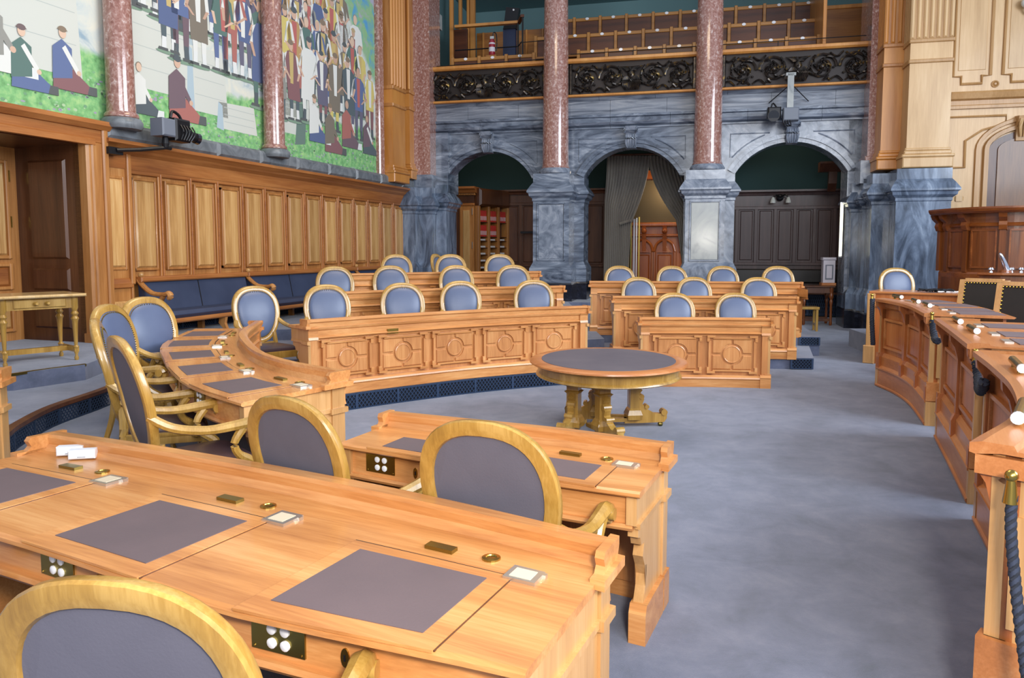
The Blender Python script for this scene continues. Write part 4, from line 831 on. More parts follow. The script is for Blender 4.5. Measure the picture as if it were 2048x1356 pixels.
# lower panel beside arched doorway
xa_, za_ = hr(1898, 235); xb_, zb2 = hr(1928, 335)
MB().tube([(xa_, RV - .02, zb2), (xa_, RV - .02, za_), (hr(2012, 235)[0], RV - .02, za_), (hr(2012, 235)[0], RV - .02, hr(2012, 247)[1]), (hr(1965, 255)[0], RV - .02, hr(1965, 260)[1]), (hr(1930, 282)[0], RV - .02, hr(1930, 282)[1]), (xb_, RV - .02, zb2), (xa_, RV - .02, zb2)], .026, 6).build('panel_moulding', 'wood_cream_edge', wr)
dx0 = hr(1972, 400)[0]; dz = hr(1972, 300)[1]; dcx = dx0 + 1.0
do = MB().prism([(dx0, .5)] + [(dcx - 1.0 * cos(pi * i / 16), dz + .42 * sin(pi * i / 16)) for i in range(17)] + [(dx0 + 2.0, .5)], RV - .03, RV).build('door_3', 'wood_dark', struct=True, frame=FB)
MB().prism([(dx0 + .16, .5)] + [(dcx - .84 * cos(pi * i / 16), dz + .28 * sin(pi * i / 16)) for i in range(17)] + [(dx0 + 1.84, .5)], RV - .06, RV - .03).build('door_leaf', 'wood_mid', do)
for r_, gg, y in ((1.06, .12, -.09), (1.22, .10, -.06)):
    q = MB(); rings = []
    pts = [(dcx - r_, .5)] + [(dcx - r_ * cos(pi * i / 20), dz + (r_ - 1 + .45) * sin(pi * i / 20)) for i in range(21)]
    for i, (x, z) in enumerate(pts):
        rings.append([(x - gg * .5, RV, z), (x + gg * .5, RV, z), (x + gg * .35, RV + y, z), (x - gg * .35, RV + y, z)] if i < 2 else [(x - gg * .5 * cos(pi * (i - 1) / 20), RV, z + gg * .5 * sin(pi * (i - 1) / 20)), (x + gg * .5 * cos(pi * (i - 1) / 20), RV, z - gg * .5 * sin(pi * (i - 1) / 20)), (x + gg * .35 * cos(pi * (i - 1) / 20), RV + y, z - gg * .35 * sin(pi * (i - 1) / 20)), (x - gg * .35 * cos(pi * (i - 1) / 20), RV + y, z + gg * .35 * sin(pi * (i - 1) / 20))])
    q.grid(rings).build('arched_casing', 'wood_cream_edge', do)
kz = hr(2043, 255)
k = thing('keystone', 'carved cream wooden keystone over the arched doorway at right', 'keystone', (kz[0], RV, kz[1]), 0, None, frame=FB)
MB().prismx([(0, -.3), (-.1, -.28), (-.12, 0), (-.2, .1), (-.22, .22), (0, .24)], -.13, .13).build('console', 'wood_cream_edge', k)
for s_ in (-1, 0, 1): MB().tube([(s_ * .08, -.22, .16), (s_ * .09, -.2, 0), (s_ * .06, -.14, -.2)], [.04, .035, .02], 6, 3).build('leaf', 'wood_cream', k, smooth=True)
MB().cbox(hr(1908, 400)[0], hr(1927, 400)[0], RV - .03, RV, 3.0, hr(1915, 400)[1], .03).build('panel', 'wood_cream', wr)
wl2 = thing('wall_light', 'dark wall light with glass globe at the upper right edge', 'lamp', (hr(2047, 8)[0], RV, hr(2047, 10)[1]), 0, None, frame=FB)
MB().ball((0, -.15, 0), .1, 12, 8).build('globe', 'glass_shade', wl2, smooth=True); MB().tube([(.1, 0, -.15), (.06, -.12, -.18), (0, -.15, -.08)], .03, 6, 3).build('arm', 'black_metal', wl2)
# ================================================================== TV CAMERAS
def tv_camera(nm, label, M0, frame, loc, rot):
    t = thing(nm, label, 'camera', loc, rot, None, frame=frame); return t
q = FL.hit(340, 262, -.55)
tc1 = tv_camera('tv_camera', 'black remote television camera on a bracket before the mural', None, FL, (q[0], -.55, q[1]), 0)
MB().cbox(-.26, .0, -.12, .12, -.1, .16, .02).build('pan_head', 'camera_grey', tc1)
MB().cbox(.02, .34, -.1, .1, -.14, .2, .03).build('camera_body', 'black_metal', tc1)
MB().tube([(.3, 0, 0), (.5, -.02, -.04)], [.09, .075], 12).build('lens', 'black_metal', tc1, smooth=True)
MB().tube([(.5, -.02, -.04), (.56, -.03, -.05)], [.085, .09], 12).build('lens_hood', 'glass_lens', tc1)
MB().tube([(.02, 0, .2), (.06, 0, .3), (.18, 0, .27), (.24, 0, .2)], .022, 6, 4).build('handle', 'black_metal', tc1, smooth=True)
MB().lathe([(.04, -.26), (.055, -.2), (.04, -.1)], (-.1, 0, 0), 12).build('swivel', 'black_metal', tc1)
MB().tube([(-.72, .3, -.36), (-.4, .18, -.32), (-.1, 0, -.26), (.0, 0, -.26)], .03, 8).build('bracket_arm', 'black_metal', tc1); MB().box(-.85, -.6, .3, .58, -.42, -.32).build('bracket_foot', 'black_metal', tc1)
for k in range(5): MB().tube([(.1 + .06 * k, -.11, .1), (.12 + .06 * k, -.15, 0), (.1 + .05 * k, -.12, -.12)], .012, 5, 3).build('cable', 'black_metal', tc1)
q = FB.hit(1570, 232, -.25)
tc2 = tv_camera('tv_camera', 'television camera with grey box hanging over the right arch', None, FB, (q[0], -.25, q[1]), 0)
MB().cbox(-.05, .3, -.12, .12, -.12, .18, .02).build('pan_head', 'camera_grey', tc2)
MB().cbox(-.4, -.1, -.15, .12, -.05, .2, .03).build('camera_body', 'black_metal', tc2)
MB().tube([(-.28, -.15, .0), (-.28, -.32, -.03)], [.1, .12], 14).build('lens', 'glass_lens', tc2, smooth=True)
MB().tube([(-.28, -.12, -.03), (-.28, -.31, -.03)], [.115, .135], 14).build('lens_hood', 'black_metal', tc2)
MB().tube([(-.32, -.05, .2), (-.28, -.05, .3), (-.2, -.05, .2)], .02, 6, 3).build('handle', 'black_metal', tc2)
MB().box(.04, .18, .0, .12, .18, .98).build('hanger_post', 'marble_pale', tc2); MB().box(.0, .22, .0, .5, .93, 1.0).build('hanger_top', 'marble_pale', tc2)
for s_ in (-1, 1): MB().tube([(.12, .05, .75), (.12 + s_ * .45, .45, .4)], .012, 5).build('stay', 'black_metal', tc2)
for k in range(4): MB().tube([(-.05 + .05 * k, -.1, -.1), (-.02 + .05 * k, -.1, -.25), (.1, -.05, -.22)], .012, 5, 3).build('cable', 'black_metal', tc2)
# ================================================================== WALL BENCHES (left)
def wall_bench(xa, xb, label, z_f=T3):
    t = thing('wall_bench', label, 'bench', (xa, -.05, z_f), 0, None, frame=FL); L = xb - xa
    MB().grid([[(x, -.16, .38), (x, -.02, .36), (x, 0, .82), (x, -.07, .84)] for x in (.06, L - .02)]).build('backrest', 'leather_bench', t)
    n = max(2, round(L / 1.2))
    for i in range(1, n): x = L * i / n; MB().grid([[(x + dx, -.168, .38), (x + dx, -.07, .36), (x + dx, -.05, .82), (x + dx, -.078, .84)] for dx in (0, .012)]).build('seam', 'leather_dark', t)
    MB().cbox(.0, L, -.14, 0, .82, .9, .02).build('top_rail', 'wood_wall_h', t)
    MB().cbox(.08, L, -.62, -.12, .27, .38, .05).build('seat_cushion', 'leather_bench', t)
    MB().cbox(.02, L, -.64, -.1, .2, .27, .02).build('seat_rail', 'wood_wall_h', t)
    MB().tube([(.04, -.04, .86), (.04, -.1, .78), (.04, -.28, .66), (.04, -.5, .64), (.04, -.6, .66), (.04, -.63, .61), (.04, -.59, .58)], [.035, .035, .035, .035, .04, .04, .03], 8, 4, 1.3).build('arm', 'wood_wall', t, smooth=True)
    MB().tube([(.04, -.5, .62), (.04, -.43, .5), (.04, -.5, .36), (.04, -.6, .28)], [.035, .035, .04, .05], 8, 4, 1.2).build('arm_support', 'wood_wall', t, smooth=True)
    for x in [.08] + [L * k / n for k in range(1, n)] + [L - .1]:
        MB().prismx([(-.62, .2), (-.5, .2), (-.48, .1), (-.58, 0), (-.64, 0), (-.6, .1)], x, x + .06).build('leg', 'wood_wall', t)
        MB().box(x, x + .06, -.15, -.05, 0, .2).build('leg', 'wood_wall', t)
    MB().ball((.04, -.08, .93), .04, 8, 6).build('finial', 'wood_panel', t, smooth=True)
    return t
bx = [FL.u(272, -.1), FL.u(489, -.1), FL.u(708, -.1), .1]
wall_bench(bx[0], bx[1] - .02, 'long dark blue upholstered wall bench nearest the doorway at left')
wall_bench(bx[1], bx[2] - .02, 'dark blue wall bench behind the blue chairs, between the other two benches')
wall_bench(bx[2], bx[3], 'short dark blue wall bench beside the marble corner pedestal')
WG = Path([tuple(FL.w(-9.6, -.02, 0))[:2], tuple(FL.w(-5, -.02, 0))[:2], tuple(FL.w(-.5, -.02, 0))[:2]])
# dark grille under the bench
g_ = [FL.w(-9.4, -.04, 0), FL.w(-4.5, -.04, 0)]
GW = Path([tuple(g_[0])[:2], tuple((g_[0] + g_[1]) / 2)[:2], tuple(g_[1])[:2]])
grille(GW, 0, 4.6, T3 + .02, T3 + .2, -.02, 'blue grille along the wall below the upholstered benches', 6)
# ================================================================== SIDE TABLE (left)
A1 = at(12, 735, T3); A2 = at(155, 720, T3)
dv = (A2 - A1); rt_ = atan2(dv.y, dv.x); LT = dv.length
t = thing('side_table', 'yellowish wooden side table with turned legs before the left doorway', 'table', tuple(A1), rt_)
hT = .80
MB().cbox(-.1, LT + .1, -.1, .62, hT - .035, hT, .012).build('table_top', 'wood_chair_light', t)
MB().box(-.02, LT + .02, 0, .52, hT - .17, hT - .035).build('apron', 'wood_chair', t)
dr = MB().cbox(.1, LT - .1, -.02, 0, hT - .15, hT - .05, .008).build('drawer', 'wood_chair', t)
for x in (.32, LT - .3): MB().tube([(x, -.02, hT - .1), (x, -.05, hT - .1), (x, -.07, hT - .1)], [.012, .025, .015], 10).build('knob', 'wood_chair', dr)
for x in (0, LT):
    for y in (.02, .5):
        MB().lathe([(.02, 0), (.026, .03), (.014, .06), (.026, .1), (.022, .13), (.034, .16), (.018, .18), (.02, .2), (.03, hT - .38), (.034, hT - .33), (.046, hT - .3), (.028, hT - .27), (.044, hT - .24), (.028, hT - .21), (.042, hT - .17), (.042, hT - .035)], (x, y, 0), 14).build('leg', 'wood_chair', t, smooth=True)
for x in (0, LT): MB().box(x - .025, x + .025, 0, .5, .1, .16).build('stretcher', 'wood_chair', t)
MB().box(0, LT, .22, .28, .1, .16).build('stretcher', 'wood_chair', t)
# ================================================================== COUNCIL DESKS
def hexpoly(cx, cz, r, n=24): return [(cx + r * cos(2 * pi * i / n), cz + r * sin(2 * pi * i / n)) for i in range(n)]
def desk(P, z0, H, label, seats=(), npan=0, front=True, lidw=.62, ext=False, group=None, D=.78, plates=True, slots=True, s_off=0.0, grp_front='wood_desk', nosebase=True, user=True):
    L = P.L; mid = P(L / 2, .35, z0); ds = thing('council_desk', label, 'desk', mid, P.rot(L / 2), group)
    hs = H - .087; n = max(4, int(L / .18))
    B = lambda: MB(lambda s, d, z: P(s, d, z0 + z))
    WD = 'wood_desk'
    # table top and raised ledge along the arena side
    B().sweep([(.0, hs - .03), (.0, hs), (D - .01, hs), (D + .01, hs - .008), (D + .012, hs - .022), (D, hs - .03)], -.02, L + .02, n).build('desk_top', WD, ds, world=True)
    B().sweep([(.07, hs), (.045, hs + .03), (.05, H - .02), (.045, H), (-.015, H), (-.045, H - .012), (-.045, H - .03), (-.02, H - .045), (-.015, hs - .02), (.02, hs - .04), (.02, hs - .03)], .0, L + .0, n).build('ledge', WD, ds, world=True)
    for s in (0.0, L):
        o = -1 if s == 0 else 1
        B().sweep([(-.05, H - .03), (-.05, H + .001), (.13, H + .001), (.145, H - .02), (.13, H - .05), (.16, hs + .005), (.18, hs), (-.02, hs)], min(s + o * .0, s + o * .035), max(s, s + o * .035), 1).build('ledge_end', WD, ds, world=True)
        B().sweep([(-.06, hs - .02), (-.06, hs + .015), (.2, hs + .015), (.2, hs - .02)], min(s, s + o * .055), max(s, s + o * .055), 1).build('end_moulding', WD, ds, world=True)
    # frieze, drawer box
    B().sweep([(.02, hs - .17), (.02, hs - .03), (D - .05, hs - .03), (D - .05, hs - .17)], .02, L - .02, n).build('frieze_box', WD, ds, world=True)
    B().sweep([(D - .06, hs - .2), (D - .03, hs - .2), (D - .02, hs - .185), (D - .03, hs - .17), (D - .06, hs - .17)], .02, L - .02, n).build('drawer_rail', WD, ds, world=True)
    B().sweep([(.04, .1), (.04, hs - .16), (.07, hs - .16), (.07, .1)], .03, L - .03, n).build('modesty_board', 'wood_desk_v', ds, world=True)
    if front:
        B().sweep([(.04, hs - .145), (-.005, hs - .145), (-.022, hs - .13), (-.012, hs - .118), (-.0, hs - .11), (-.0, hs - .05), (-.02, hs - .035), (-.03, hs - .01), (.04, hs - .01)], -.0, L + .0, n).build('front_frieze', WD, ds, world=True)
        B().sweep([(.05, 0), (-.02, 0), (-.02, .105), (-.035, .12), (-.03, .14), (-.005, .165), (.05, .165)], -.0, L + .0, n).build('front_base', WD, ds, world=True)
        for s in (.05, L - .05):
            B().sweep([(.05, .15), (-.012, .15), (-.012, hs - .14), (.05, hs - .14)], s - .05, s + .05).build('front_pilaster', 'wood_desk_v', ds, world=True)
            B().sweep([(.05, 0), (-.045, 0), (-.045, .13), (-.055, .145), (-.03, .18), (.05, .18)], s - .07, s + .07).build('pilaster_base', WD, ds, world=True)
            B().sweep([(.05, hs - .15), (-.03, hs - .15), (-.02, hs - .12), (-.02, hs - .05), (-.04, hs - .02), (.05, hs - .02)], s - .06, s + .06).build('pilaster_cap', WD, ds, world=True)
    if npan:
        a, b_ = .12, L - .12; w = (b_ - a) / npan; zl, zh = .205, hs - .175; zc = (zl + zh) / 2
        for i in range(npan):
            c = a + w * (i + .5); hw = w / 2 - .055; hh = (zh - zl) / 2; r = min(hw, hh) * .5; R = r + .03
            pm = B().sweep([(.038, zl), (.03, zl), (.03, zh), (.038, zh)], c - hw, c + hw, 2).build('panel', 'wood_desk_v', ds, world=True)
            # stepped frame
            for sx_ in (-1, 1):
                B().sweep([(.04, zl + .06), (.0, zl + .06), (.0, zh - .06), (.04, zh - .06)], *sorted((c + sx_ * (hw - .03), c + sx_ * hw))).build('frame_bar', 'wood_desk_v', pm, world=True)
                for zz in (zl, zh):
                    q = -1 if zz == zl else 1
                    z1, z2 = sorted((zz, zz - q * .07))
                    B().sweep([(.04, z1), (-.008, z1), (-.008, z2), (.04, z2)], *sorted((c + sx_ * (hw - .015), c + sx_ * (hw + .02)))).build('frame_ear', WD, pm, world=True)
                    z1, z2 = sorted((zz + q * .015, zz - q * .015))
                    B().sweep([(.04, z1), (-.014, z1), (-.014, z2), (.04, z2)], *sorted((c + sx_ * (hw - .09), c + sx_ * (hw + .02)))).build('frame_ear', WD, pm, world=True)
                # raised quarter fields around the boss
                for sz_ in (-1, 1):
                    x0 = .012; z_0 = .014; X, Z = hw - .055, hh - .04
                    arc = []
                    a0 = math.asin(min(1, z_0 / R)); a1 = math.acos(min(1, x0 / R))
                    for k in range(7): t_ = a0 + (a1 - a0) * k / 6; arc.append((R * cos(t_), R * sin(t_)))
                    poly = [(X, z_0), (X, Z), (x0, Z)] + arc[::-1]
                    pl = [(c + sx_ * x, zc + sz_ * z) for x, z in poly]
                    cxm = sum(p[0] for p in pl) / len(pl); czm = sum(p[1] for p in pl) / len(pl)
                    q_ = B(); q_.grid([[(x, .035, z) for x, z in pl], [(x, .018, z) for x, z in pl], [(cxm + (x - cxm) * .9, .01, czm + (z - czm) * .9) for x, z in pl]]); q_.build('quarter_field', 'wood_desk_v', pm, world=True)
            for zz in (zl + .0, zh): q = 1 if zz == zl else -1; z1, z2 = sorted((zz + q * .012, zz + q * .035)); B().sweep([(.04, z1), (.0, z1), (.0, z2), (.04, z2)], c - hw + .06, c + hw - .06, 2).build('frame_bar', WD, pm, world=True)
            q_ = B(); q_.grid([[(x, y, z) for x, z in hexpoly(c, zc, rr_)] for rr_, y in ((r, .04), (r, .012), (r - .012, .006), (r - .02, .012))]); q_.build('boss', 'wood_desk_v', pm, world=True, smooth=False)
    # end panels with the sweeping bracket
    prof = [(.0, .17), (.0, hs - .03), (D - .02, hs - .03), (D - .02, hs - .17), (D - .06, hs - .19), (D - .06, hs - .235), (D - .11, hs - .25), (D - .13, hs - .29), (D - .2, hs - .3), (D - .17, hs - .36), (D - .22, hs - .42), (D - .27, hs - .5), (D - .27, .36), (D - .24, .26), (D - .2, .2), (D - .18, .17)]
    for s in (0.0, L):
        sg = 1 if s == 0 else -1; s0, s1 = sorted((s, s + sg * .05))
        q_ = B(); q_.grid([[(s0, d, z) for d, z in prof], [(s1, d, z) for d, z in prof]]); e = q_.build('end_panel', 'wood_end', ds, world=True)
        o0, o1 = sorted((s - sg * .012, s + sg * .02))
        B().box(o0, o1, -.012, .1, .15, hs - .03).build('end_pilaster', 'wood_end', e, world=True)
        b0, b1 = sorted((s - sg * .025, s + sg * .06))
        B().grid([[(b0, -.03, 0), (b0, .11, 0), (b0, .11, .19), (b0, -.03, .19)], [(b1, -.03, 0), (b1, .11, 0), (b1, .11, .19), (b1, -.03, .19)]]).build('end_foot', 'wood_desk', e, world=True)
        B().grid([[(b0, .13, 0), (b0, D - .14, 0), (b0, D - .14, .15), (b0, D - .17, .19), (b0, .13, .19)], [(b1, .13, 0), (b1, D - .14, 0), (b1, D - .14, .15), (b1, D - .17, .19), (b1, .13, .19)]]).build('end_foot', 'wood_desk', e, world=True)
        m0_, m1_ = sorted((s - sg * .03, s + sg * .01))
        B().grid([[(m0_, -.03, hs - .2), (m0_, .12, hs - .2), (m0_, .12, hs - .165), (m0_, -.03, hs - .165)], [(m1_, -.03, hs - .21), (m1_, .12, hs - .21), (m1_, .12, hs - .165), (m1_, -.03, hs - .165)]]).build('end_collar', 'wood_end', e, world=True)
        m0_, m1_ = sorted((s - sg * .014, s + sg * .01))
        B().box(m0_, m1_, .12, D - .04, hs - .19, hs - .165).build('end_bead', 'wood_end', e, world=True)
    # seats: writing flaps, brass fittings
    if user:
      for s in seats:
        f0, f1 = s - lidw / 2, s + lidw / 2; dn, df = .3, D + .008
        lid = B().grid([[(f0 + .004, dn, hs - .004), (f0 + .004, df, hs - .004), (f0 + .004, df, hs + .005), (f0 + .004, dn, hs + .005)], [(s, dn, hs - .004), (s, df, hs - .004), (s, df, hs + .005), (s, dn, hs + .005)], [(f1 - .004, dn, hs - .004), (f1 - .004, df, hs - .004), (f1 - .004, df, hs + .005), (f1 - .004, dn, hs + .005)]]).build('writing_flap', WD, ds, world=True)
        B().box(f0 + .075, f1 - .075, dn + .055, df - .075, hs + .003, hs + .0075, 2).build('leather_pad', 'leather_pad', lid, world=True)
        for e_ in (f0 - .001, f1 - .004): B().box(e_, e_ + .005, dn, D + .002, hs - .002, hs + .002).build('joint', 'wood_dark', lid, world=True)
        B().box(f0, f1, dn - .008, dn, hs - .002, hs + .003, 2).build('hinge_gap', 'black_metal', lid, world=True)
        if plates:
            vp = B().box(s + .12 - lidw * .0, s + .12 + .2, D - .052, D - .044, hs - .145, hs - .045).build('button_plate', 'brass_dark', ds, world=True)
            for bx_, bz in ((.07, -.07), (.07, -.115), (.12, -.07), (.12, -.115)):
                q_ = B(); q_.grid([[(s + .12 + bx_ + r_ * cos(2 * pi * j / 12), d_, hs + bz + r_ * sin(2 * pi * j / 12)) for j in range(12)] for r_, d_ in ((.017, D - .045), (.017, D - .039), (.012, D - .036))]); q_.build('button', 'porcelain', vp, world=True, smooth=True)
            for bx_ in (.012, .188):
                for bz in (-.055, -.135): q_ = B(); q_.grid([[(s + .12 + bx_ + r_ * cos(2 * pi * j / 6), d_, hs + bz + r_ * sin(2 * pi * j / 6)) for j in range(6)] for r_, d_ in ((.005, D - .045), (.003, D - .04))]); q_.build('screw', 'brass', vp, world=True)
            q_ = B(); q_.grid([[(s - .02 + .014 * cos(2 * pi * j / 16), d_, hs - .11 + .03 * sin(2 * pi * j / 16)) for j in range(16)] for d_ in (D - .05, D - .045)]); lk = q_.build('lock_plate', 'brass', ds, world=True)
            B().box(s - .023, s - .017, D - .046, D - .043, hs - .12, hs - .1).build('keyhole', 'black_metal', lk, world=True)
        B().box(s - .055, s + .065, .2, .24, hs, hs + .014).build('name_holder', 'brass_dark', ds, world=True)
        q_ = MB(lambda x, y, z, s=s: tuple(Vector(P(s - .2, .2, z0 + hs)) + Vector((x, y, z)))); q_.lathe([(.035, 0), (.034, .006), (.02, .008), (.018, .004)], n=16); q_.build('inkwell_lid', 'brass', ds, world=True)
        if slots:
            fs_ = s - lidw / 2 - .03
            cs_ = B().box(fs_ - .06, fs_ + .06, .225, .325, hs, hs + .012).build('card_reader', 'nickel', ds, world=True)
            B().box(fs_ - .038, fs_ + .042, .243, .31, hs + .012, hs + .0135).build('card_slot', 'label_beige', cs_, world=True); B().box(fs_ - .075, fs_ - .06, .24, .26, hs, hs + .015).build('latch', 'nickel', cs_, world=True)
    return ds
desk(BN, 0, .878, 'nearest council desk, curved oak top with three dark writing pads', (.585, 1.70, 2.80), 0, lidw=.68, D=.82)
desk(BD, 0, .878, 'second council desk from the front, two pads, its carved end on the open floor', (.48, 1.28), 2, lidw=.58, D=.72)
desk(BL, T1, .875, 'curved council desk at left with five pads, along the step', (.42, 1.2, 1.98, 2.76, 3.5), 0, lidw=.56, D=.82, slots=True)
desk(P1, T1, .90, 'long curved front desk of the left block with round bosses on its panels', (), 5, D=.46, user=False)
desk(P2, T2, .91, 'middle curved desk of the left block', (), 4, D=.46, user=False)
desk(P3, T3, .91, 'rear curved desk of the left block before the marble pier', (), 4, D=.46, user=False)
desk(R1, 0, .96, 'short front desk of the right block with two bossed panels', (), 2, D=.46, user=False)
desk(R2, .16, .99, 'middle desk of the right block', (), 4, D=.46, user=False)
desk(R3, .32, .99, 'rear desk of the right block', (), 5, D=.46, user=False)
# brass plate on the long desk
pp = P1(1.1, -.008, T1 + .72); tp_ = MB(lambda s, d, z: P1(s, d, T1 + z)); tag(tp_.box(1.02, 1.17, -.016, -.004, .665, .725).build('brass_plate', 'brass'), 'small brass plate on the frieze of the long curved left desk', 'plate')
# outer row desk end at the left picture edge
o1 = at(6, 735, T1 + .9); PO = Path([(o1.x, o1.y), (o1.x - .9, o1.y - .25), (o1.x - 1.8, o1.y - .35)])
desk(PO, T1, .9, 'outer council desk whose end post shows at the left picture edge', (), 2, D=.46, user=False)
# two small white boxes on the near desk
for (px, py, lab) in ((142, 909, 'white oblong box on the near desk, the rear one of two'), (166, 916, 'white oblong box on the near desk, the front one of two')):
    p = at(px, py, .797); t = thing('oblong_box', lab, 'box', (p.x, p.y, .797), radians(12))
    MB().cbox(-.065, .065, -.026, .026, .0, .048, .006).build('body', 'paper_white', t); MB().box(-.02, .02, -.0275, -.0262, .01, .013).build('slit', 'camera_grey', t)
# ================================================================== CHAIRS
CH = 1.22
def chair(label, mseat='leather_seat', wd='wood_chair'):
    t = thing('armchair', label, 'chair')                   # front is +y, seat height .47
    ZC, HZ_, HX = .855, .365, .312
    def ly(z): return -.27 - .16 * (z - .5) - .10 * max(0, z - .85) ** 1.2
    N = 48
    def loop(k):                                             # k: 1 = outer rim
        o = []
        for j in range(N):
            a = 2 * pi * j / N; c, s = cos(a), sin(a)
            x = HX * (abs(c) ** .82) * (1 if c >= 0 else -1) * (1 + .13 * s); z = (abs(s) ** .97) * (1 if s >= 0 else -1) * HZ_
            o.append((x, z))
        out = []
        for j in range(N):
            x, z = o[j]; x2, z2 = o[(j + 1) % N]; x1, z1 = o[j - 1]; tx, tz = x2 - x1, z2 - z1; l = hypot(tx, tz) or 1
            out.append((x - tz / l * k * -1 * -1 if False else x + (-tz / l) * k * 1.0, z + (tx / l) * k * 1.0))
        return out
    W_ = .070
    rings = []
    for (k, dy) in ((0, -.012), (.006, -.022), (W_ * .5, -.027), (W_ - .006, -.022), (W_, -.012), (W_, .014), (W_ - .008, .024), (W_ * .5, .03), (.008, .024), (0, .012)):
        rings.append([(x, ly(ZC + z) + dy, ZC + z) for x, z in loop(k)])
    q = MB(); q.grid(rings + [rings[0]], cap=False); q.build('back_frame', wd, t, smooth=True)
    q = MB(); inn = loop(W_ - .004)
    ks = (1.0, .93, .8, .5, .15)
    q.grid([[(x * k, ly(ZC + z * k) + d, ZC + z * k) for x, z in inn] for k, d in zip(ks, (.018, .034, .046, .058, .062))]); q.build('back_cushion', 'leather_back', t, smooth=True)
    q = MB(); q.grid([[(x * k, ly(ZC + z * k) - d, ZC + z * k) for x, z in inn] for k, d in zip((1, .6, .1), (.012, .016, .018))]); q.build('rear_panel', 'leather_rear', t, smooth=True)
    q = MB()
    for j in range(0, N):
        for f in (0, .5):
            x, z = inn[j]; x2, z2 = inn[(j + 1) % N]; x = (x + (x2 - x) * f) * .965; z = (z + (z2 - z) * f) * .975; y = ly(ZC + z) + .033
            q.grid([[(x + r * cos(2 * pi * i / 5), y + d, ZC + z + r * sin(2 * pi * i / 5)) for i in range(5)] for r, d in ((.0055, -.004), (.005, .002), (.002, .005))])
    o = q.build('studs', 'brass', t); o['kind'] = 'stuff'
    # seat
    def rsq(wf, wb, yb, yf, r=.07, n=6):
        pts = []
        for cx, cy, a0 in ((wf - r, yf - r, 0), (-wf + r, yf - r, pi / 2), (-wb + r, yb + r, pi), (wb - r, yb + r, 3 * pi / 2)):
            for i in range(n + 1): a = a0 + pi / 2 * i / n; pts.append((cx + r * cos(a), cy + r * sin(a)))
        return pts
    q = MB(); S_ = lambda k, dz: [(x * k, .02 + (y - .02) * k, dz) for x, y in rsq(.29, .24, -.25, .27)]
    q.grid([S_(1.0, .42), S_(1.02, .45), S_(.97, .475), S_(.8, .49), S_(.4, .497)]); q.build('seat_cushion', mseat, t, smooth=True)
    q = MB(); q.grid([[(x, y, z) for x, y in rsq(w, w - .05, -.265, .285)] for w, z in ((.29, .35), (.305, .355), (.3, .40), (.31, .415), (.31, .43), (.29, .435))]); q.build('seat_frame', wd, t, smooth=True)
    for sx_ in (-1, 1):
        MB().tube([(sx_ * .27, -.33, .80), (sx_ * .315, -.22, .73), (sx_ * .335, -.05, .695), (sx_ * .335, .12, .70), (sx_ * .335, .21, .705), (sx_ * .335, .255, .68), (sx_ * .335, .245, .645), (sx_ * .335, .215, .655)], [.026, .026, .026, .03, .034, .032, .026, .016], 8, 4, 1.15).build('arm', wd, t, smooth=True)
        q = MB(); q.grid([[(sx_ * .335 + x, .222 + .03 * cos(2 * pi * j / 12), .678 + .03 * sin(2 * pi * j / 12)) for j in range(12)] for x in (-.042, .042)]); q.build('arm_scroll', wd, t, smooth=True)
        MB().tube([(sx_ * .30, .2, .40), (sx_ * .31, .2, .47), (sx_ * .33, .125, .53), (sx_ * .335, .10, .6), (sx_ * .335, .15, .68)], [.034, .03, .024, .023, .028], 8, 4).build('arm_support', wd, t, smooth=True)
        MB().tube([(sx_ * .265, .245, .40), (sx_ * .285, .27, .32), (sx_ * .265, .255, .16), (sx_ * .262, .262, .05), (sx_ * .27, .285, .0)], [.042, .042, .026, .02, .026], 8, 4).build('leg', wd, t, smooth=True)
        MB().tube([(sx_ * .2, -.26, .62), (sx_ * .215, -.25, .42), (sx_ * .215, -.28, .25), (sx_ * .225, -.36, .0)], [.026, .032, .026, .022], 8, 4).build('leg', wd, t, smooth=True)
    MB().cbox(-.2, .2, -.28, -.235, .44, .50, .01).build('back_rail', wd, t)
    remember(t); return t
chair_src = chair('x'); usedc = [False]
def put_chair(x, y, z, rot, label, group, s=1.0):
    if not usedc[0]: usedc[0] = True; o = chair_src; o.location = (x, y, z); o.rotation_euler = (0, 0, rot); o['label'] = label; o['group'] = group
    else: o = dup(chair_src, label, (x, y, z), rot, group)
    return o
def chair_px(px, ptop, Y, z0, face, label, group):
    # back top (local (0,-.42,1.25)) lies on the ray through px at depth Y
    p = atY(px, ptop, Y); r = atan2(face[1] - p.y, face[0] - p.x) - pi / 2
    off_ = Matrix.Rotation(r, 3, 'Z') @ Vector((0, -.43, 0))
    return put_chair(p.x - off_.x, p.y - off_.y, z0, r, label, group)
def chair_on(P, s, d, z0, label, group, turn=0.0):
    p = P(s, d, z0); return put_chair(p[0], p[1], z0, P.rot(s) + pi + turn, label, group)
G1 = 'chairs behind the left block of desks'; G2 = 'chairs behind the right block of desks'; G3 = 'chairs at the curved desk on the left'; G4 = 'chairs at the two near desks'
for px, Y, lab in ((651, 10.1, 'leftmost'), (803, 10.6, 'second from left'), (920, 11.25, 'third from left'), (1067, 11.6, 'rightmost')):
    chair_px(px, 562, Y, T1, (.6, 3.5), 'blue oval-backed armchair behind the long bossed desk, ' + lab + ' of that row of four', G1)
for px, Y, lab in ((668, 12.4, 'leftmost'), (780, 13.0, 'second from left'), (912, 13.3, 'third from left'), (1026, 13.5, 'rightmost')):
    chair_px(px, 530, Y, T2, (.6, 3.0), 'blue oval-backed armchair behind the middle desk of the left block, ' + lab + ' of four', G1)
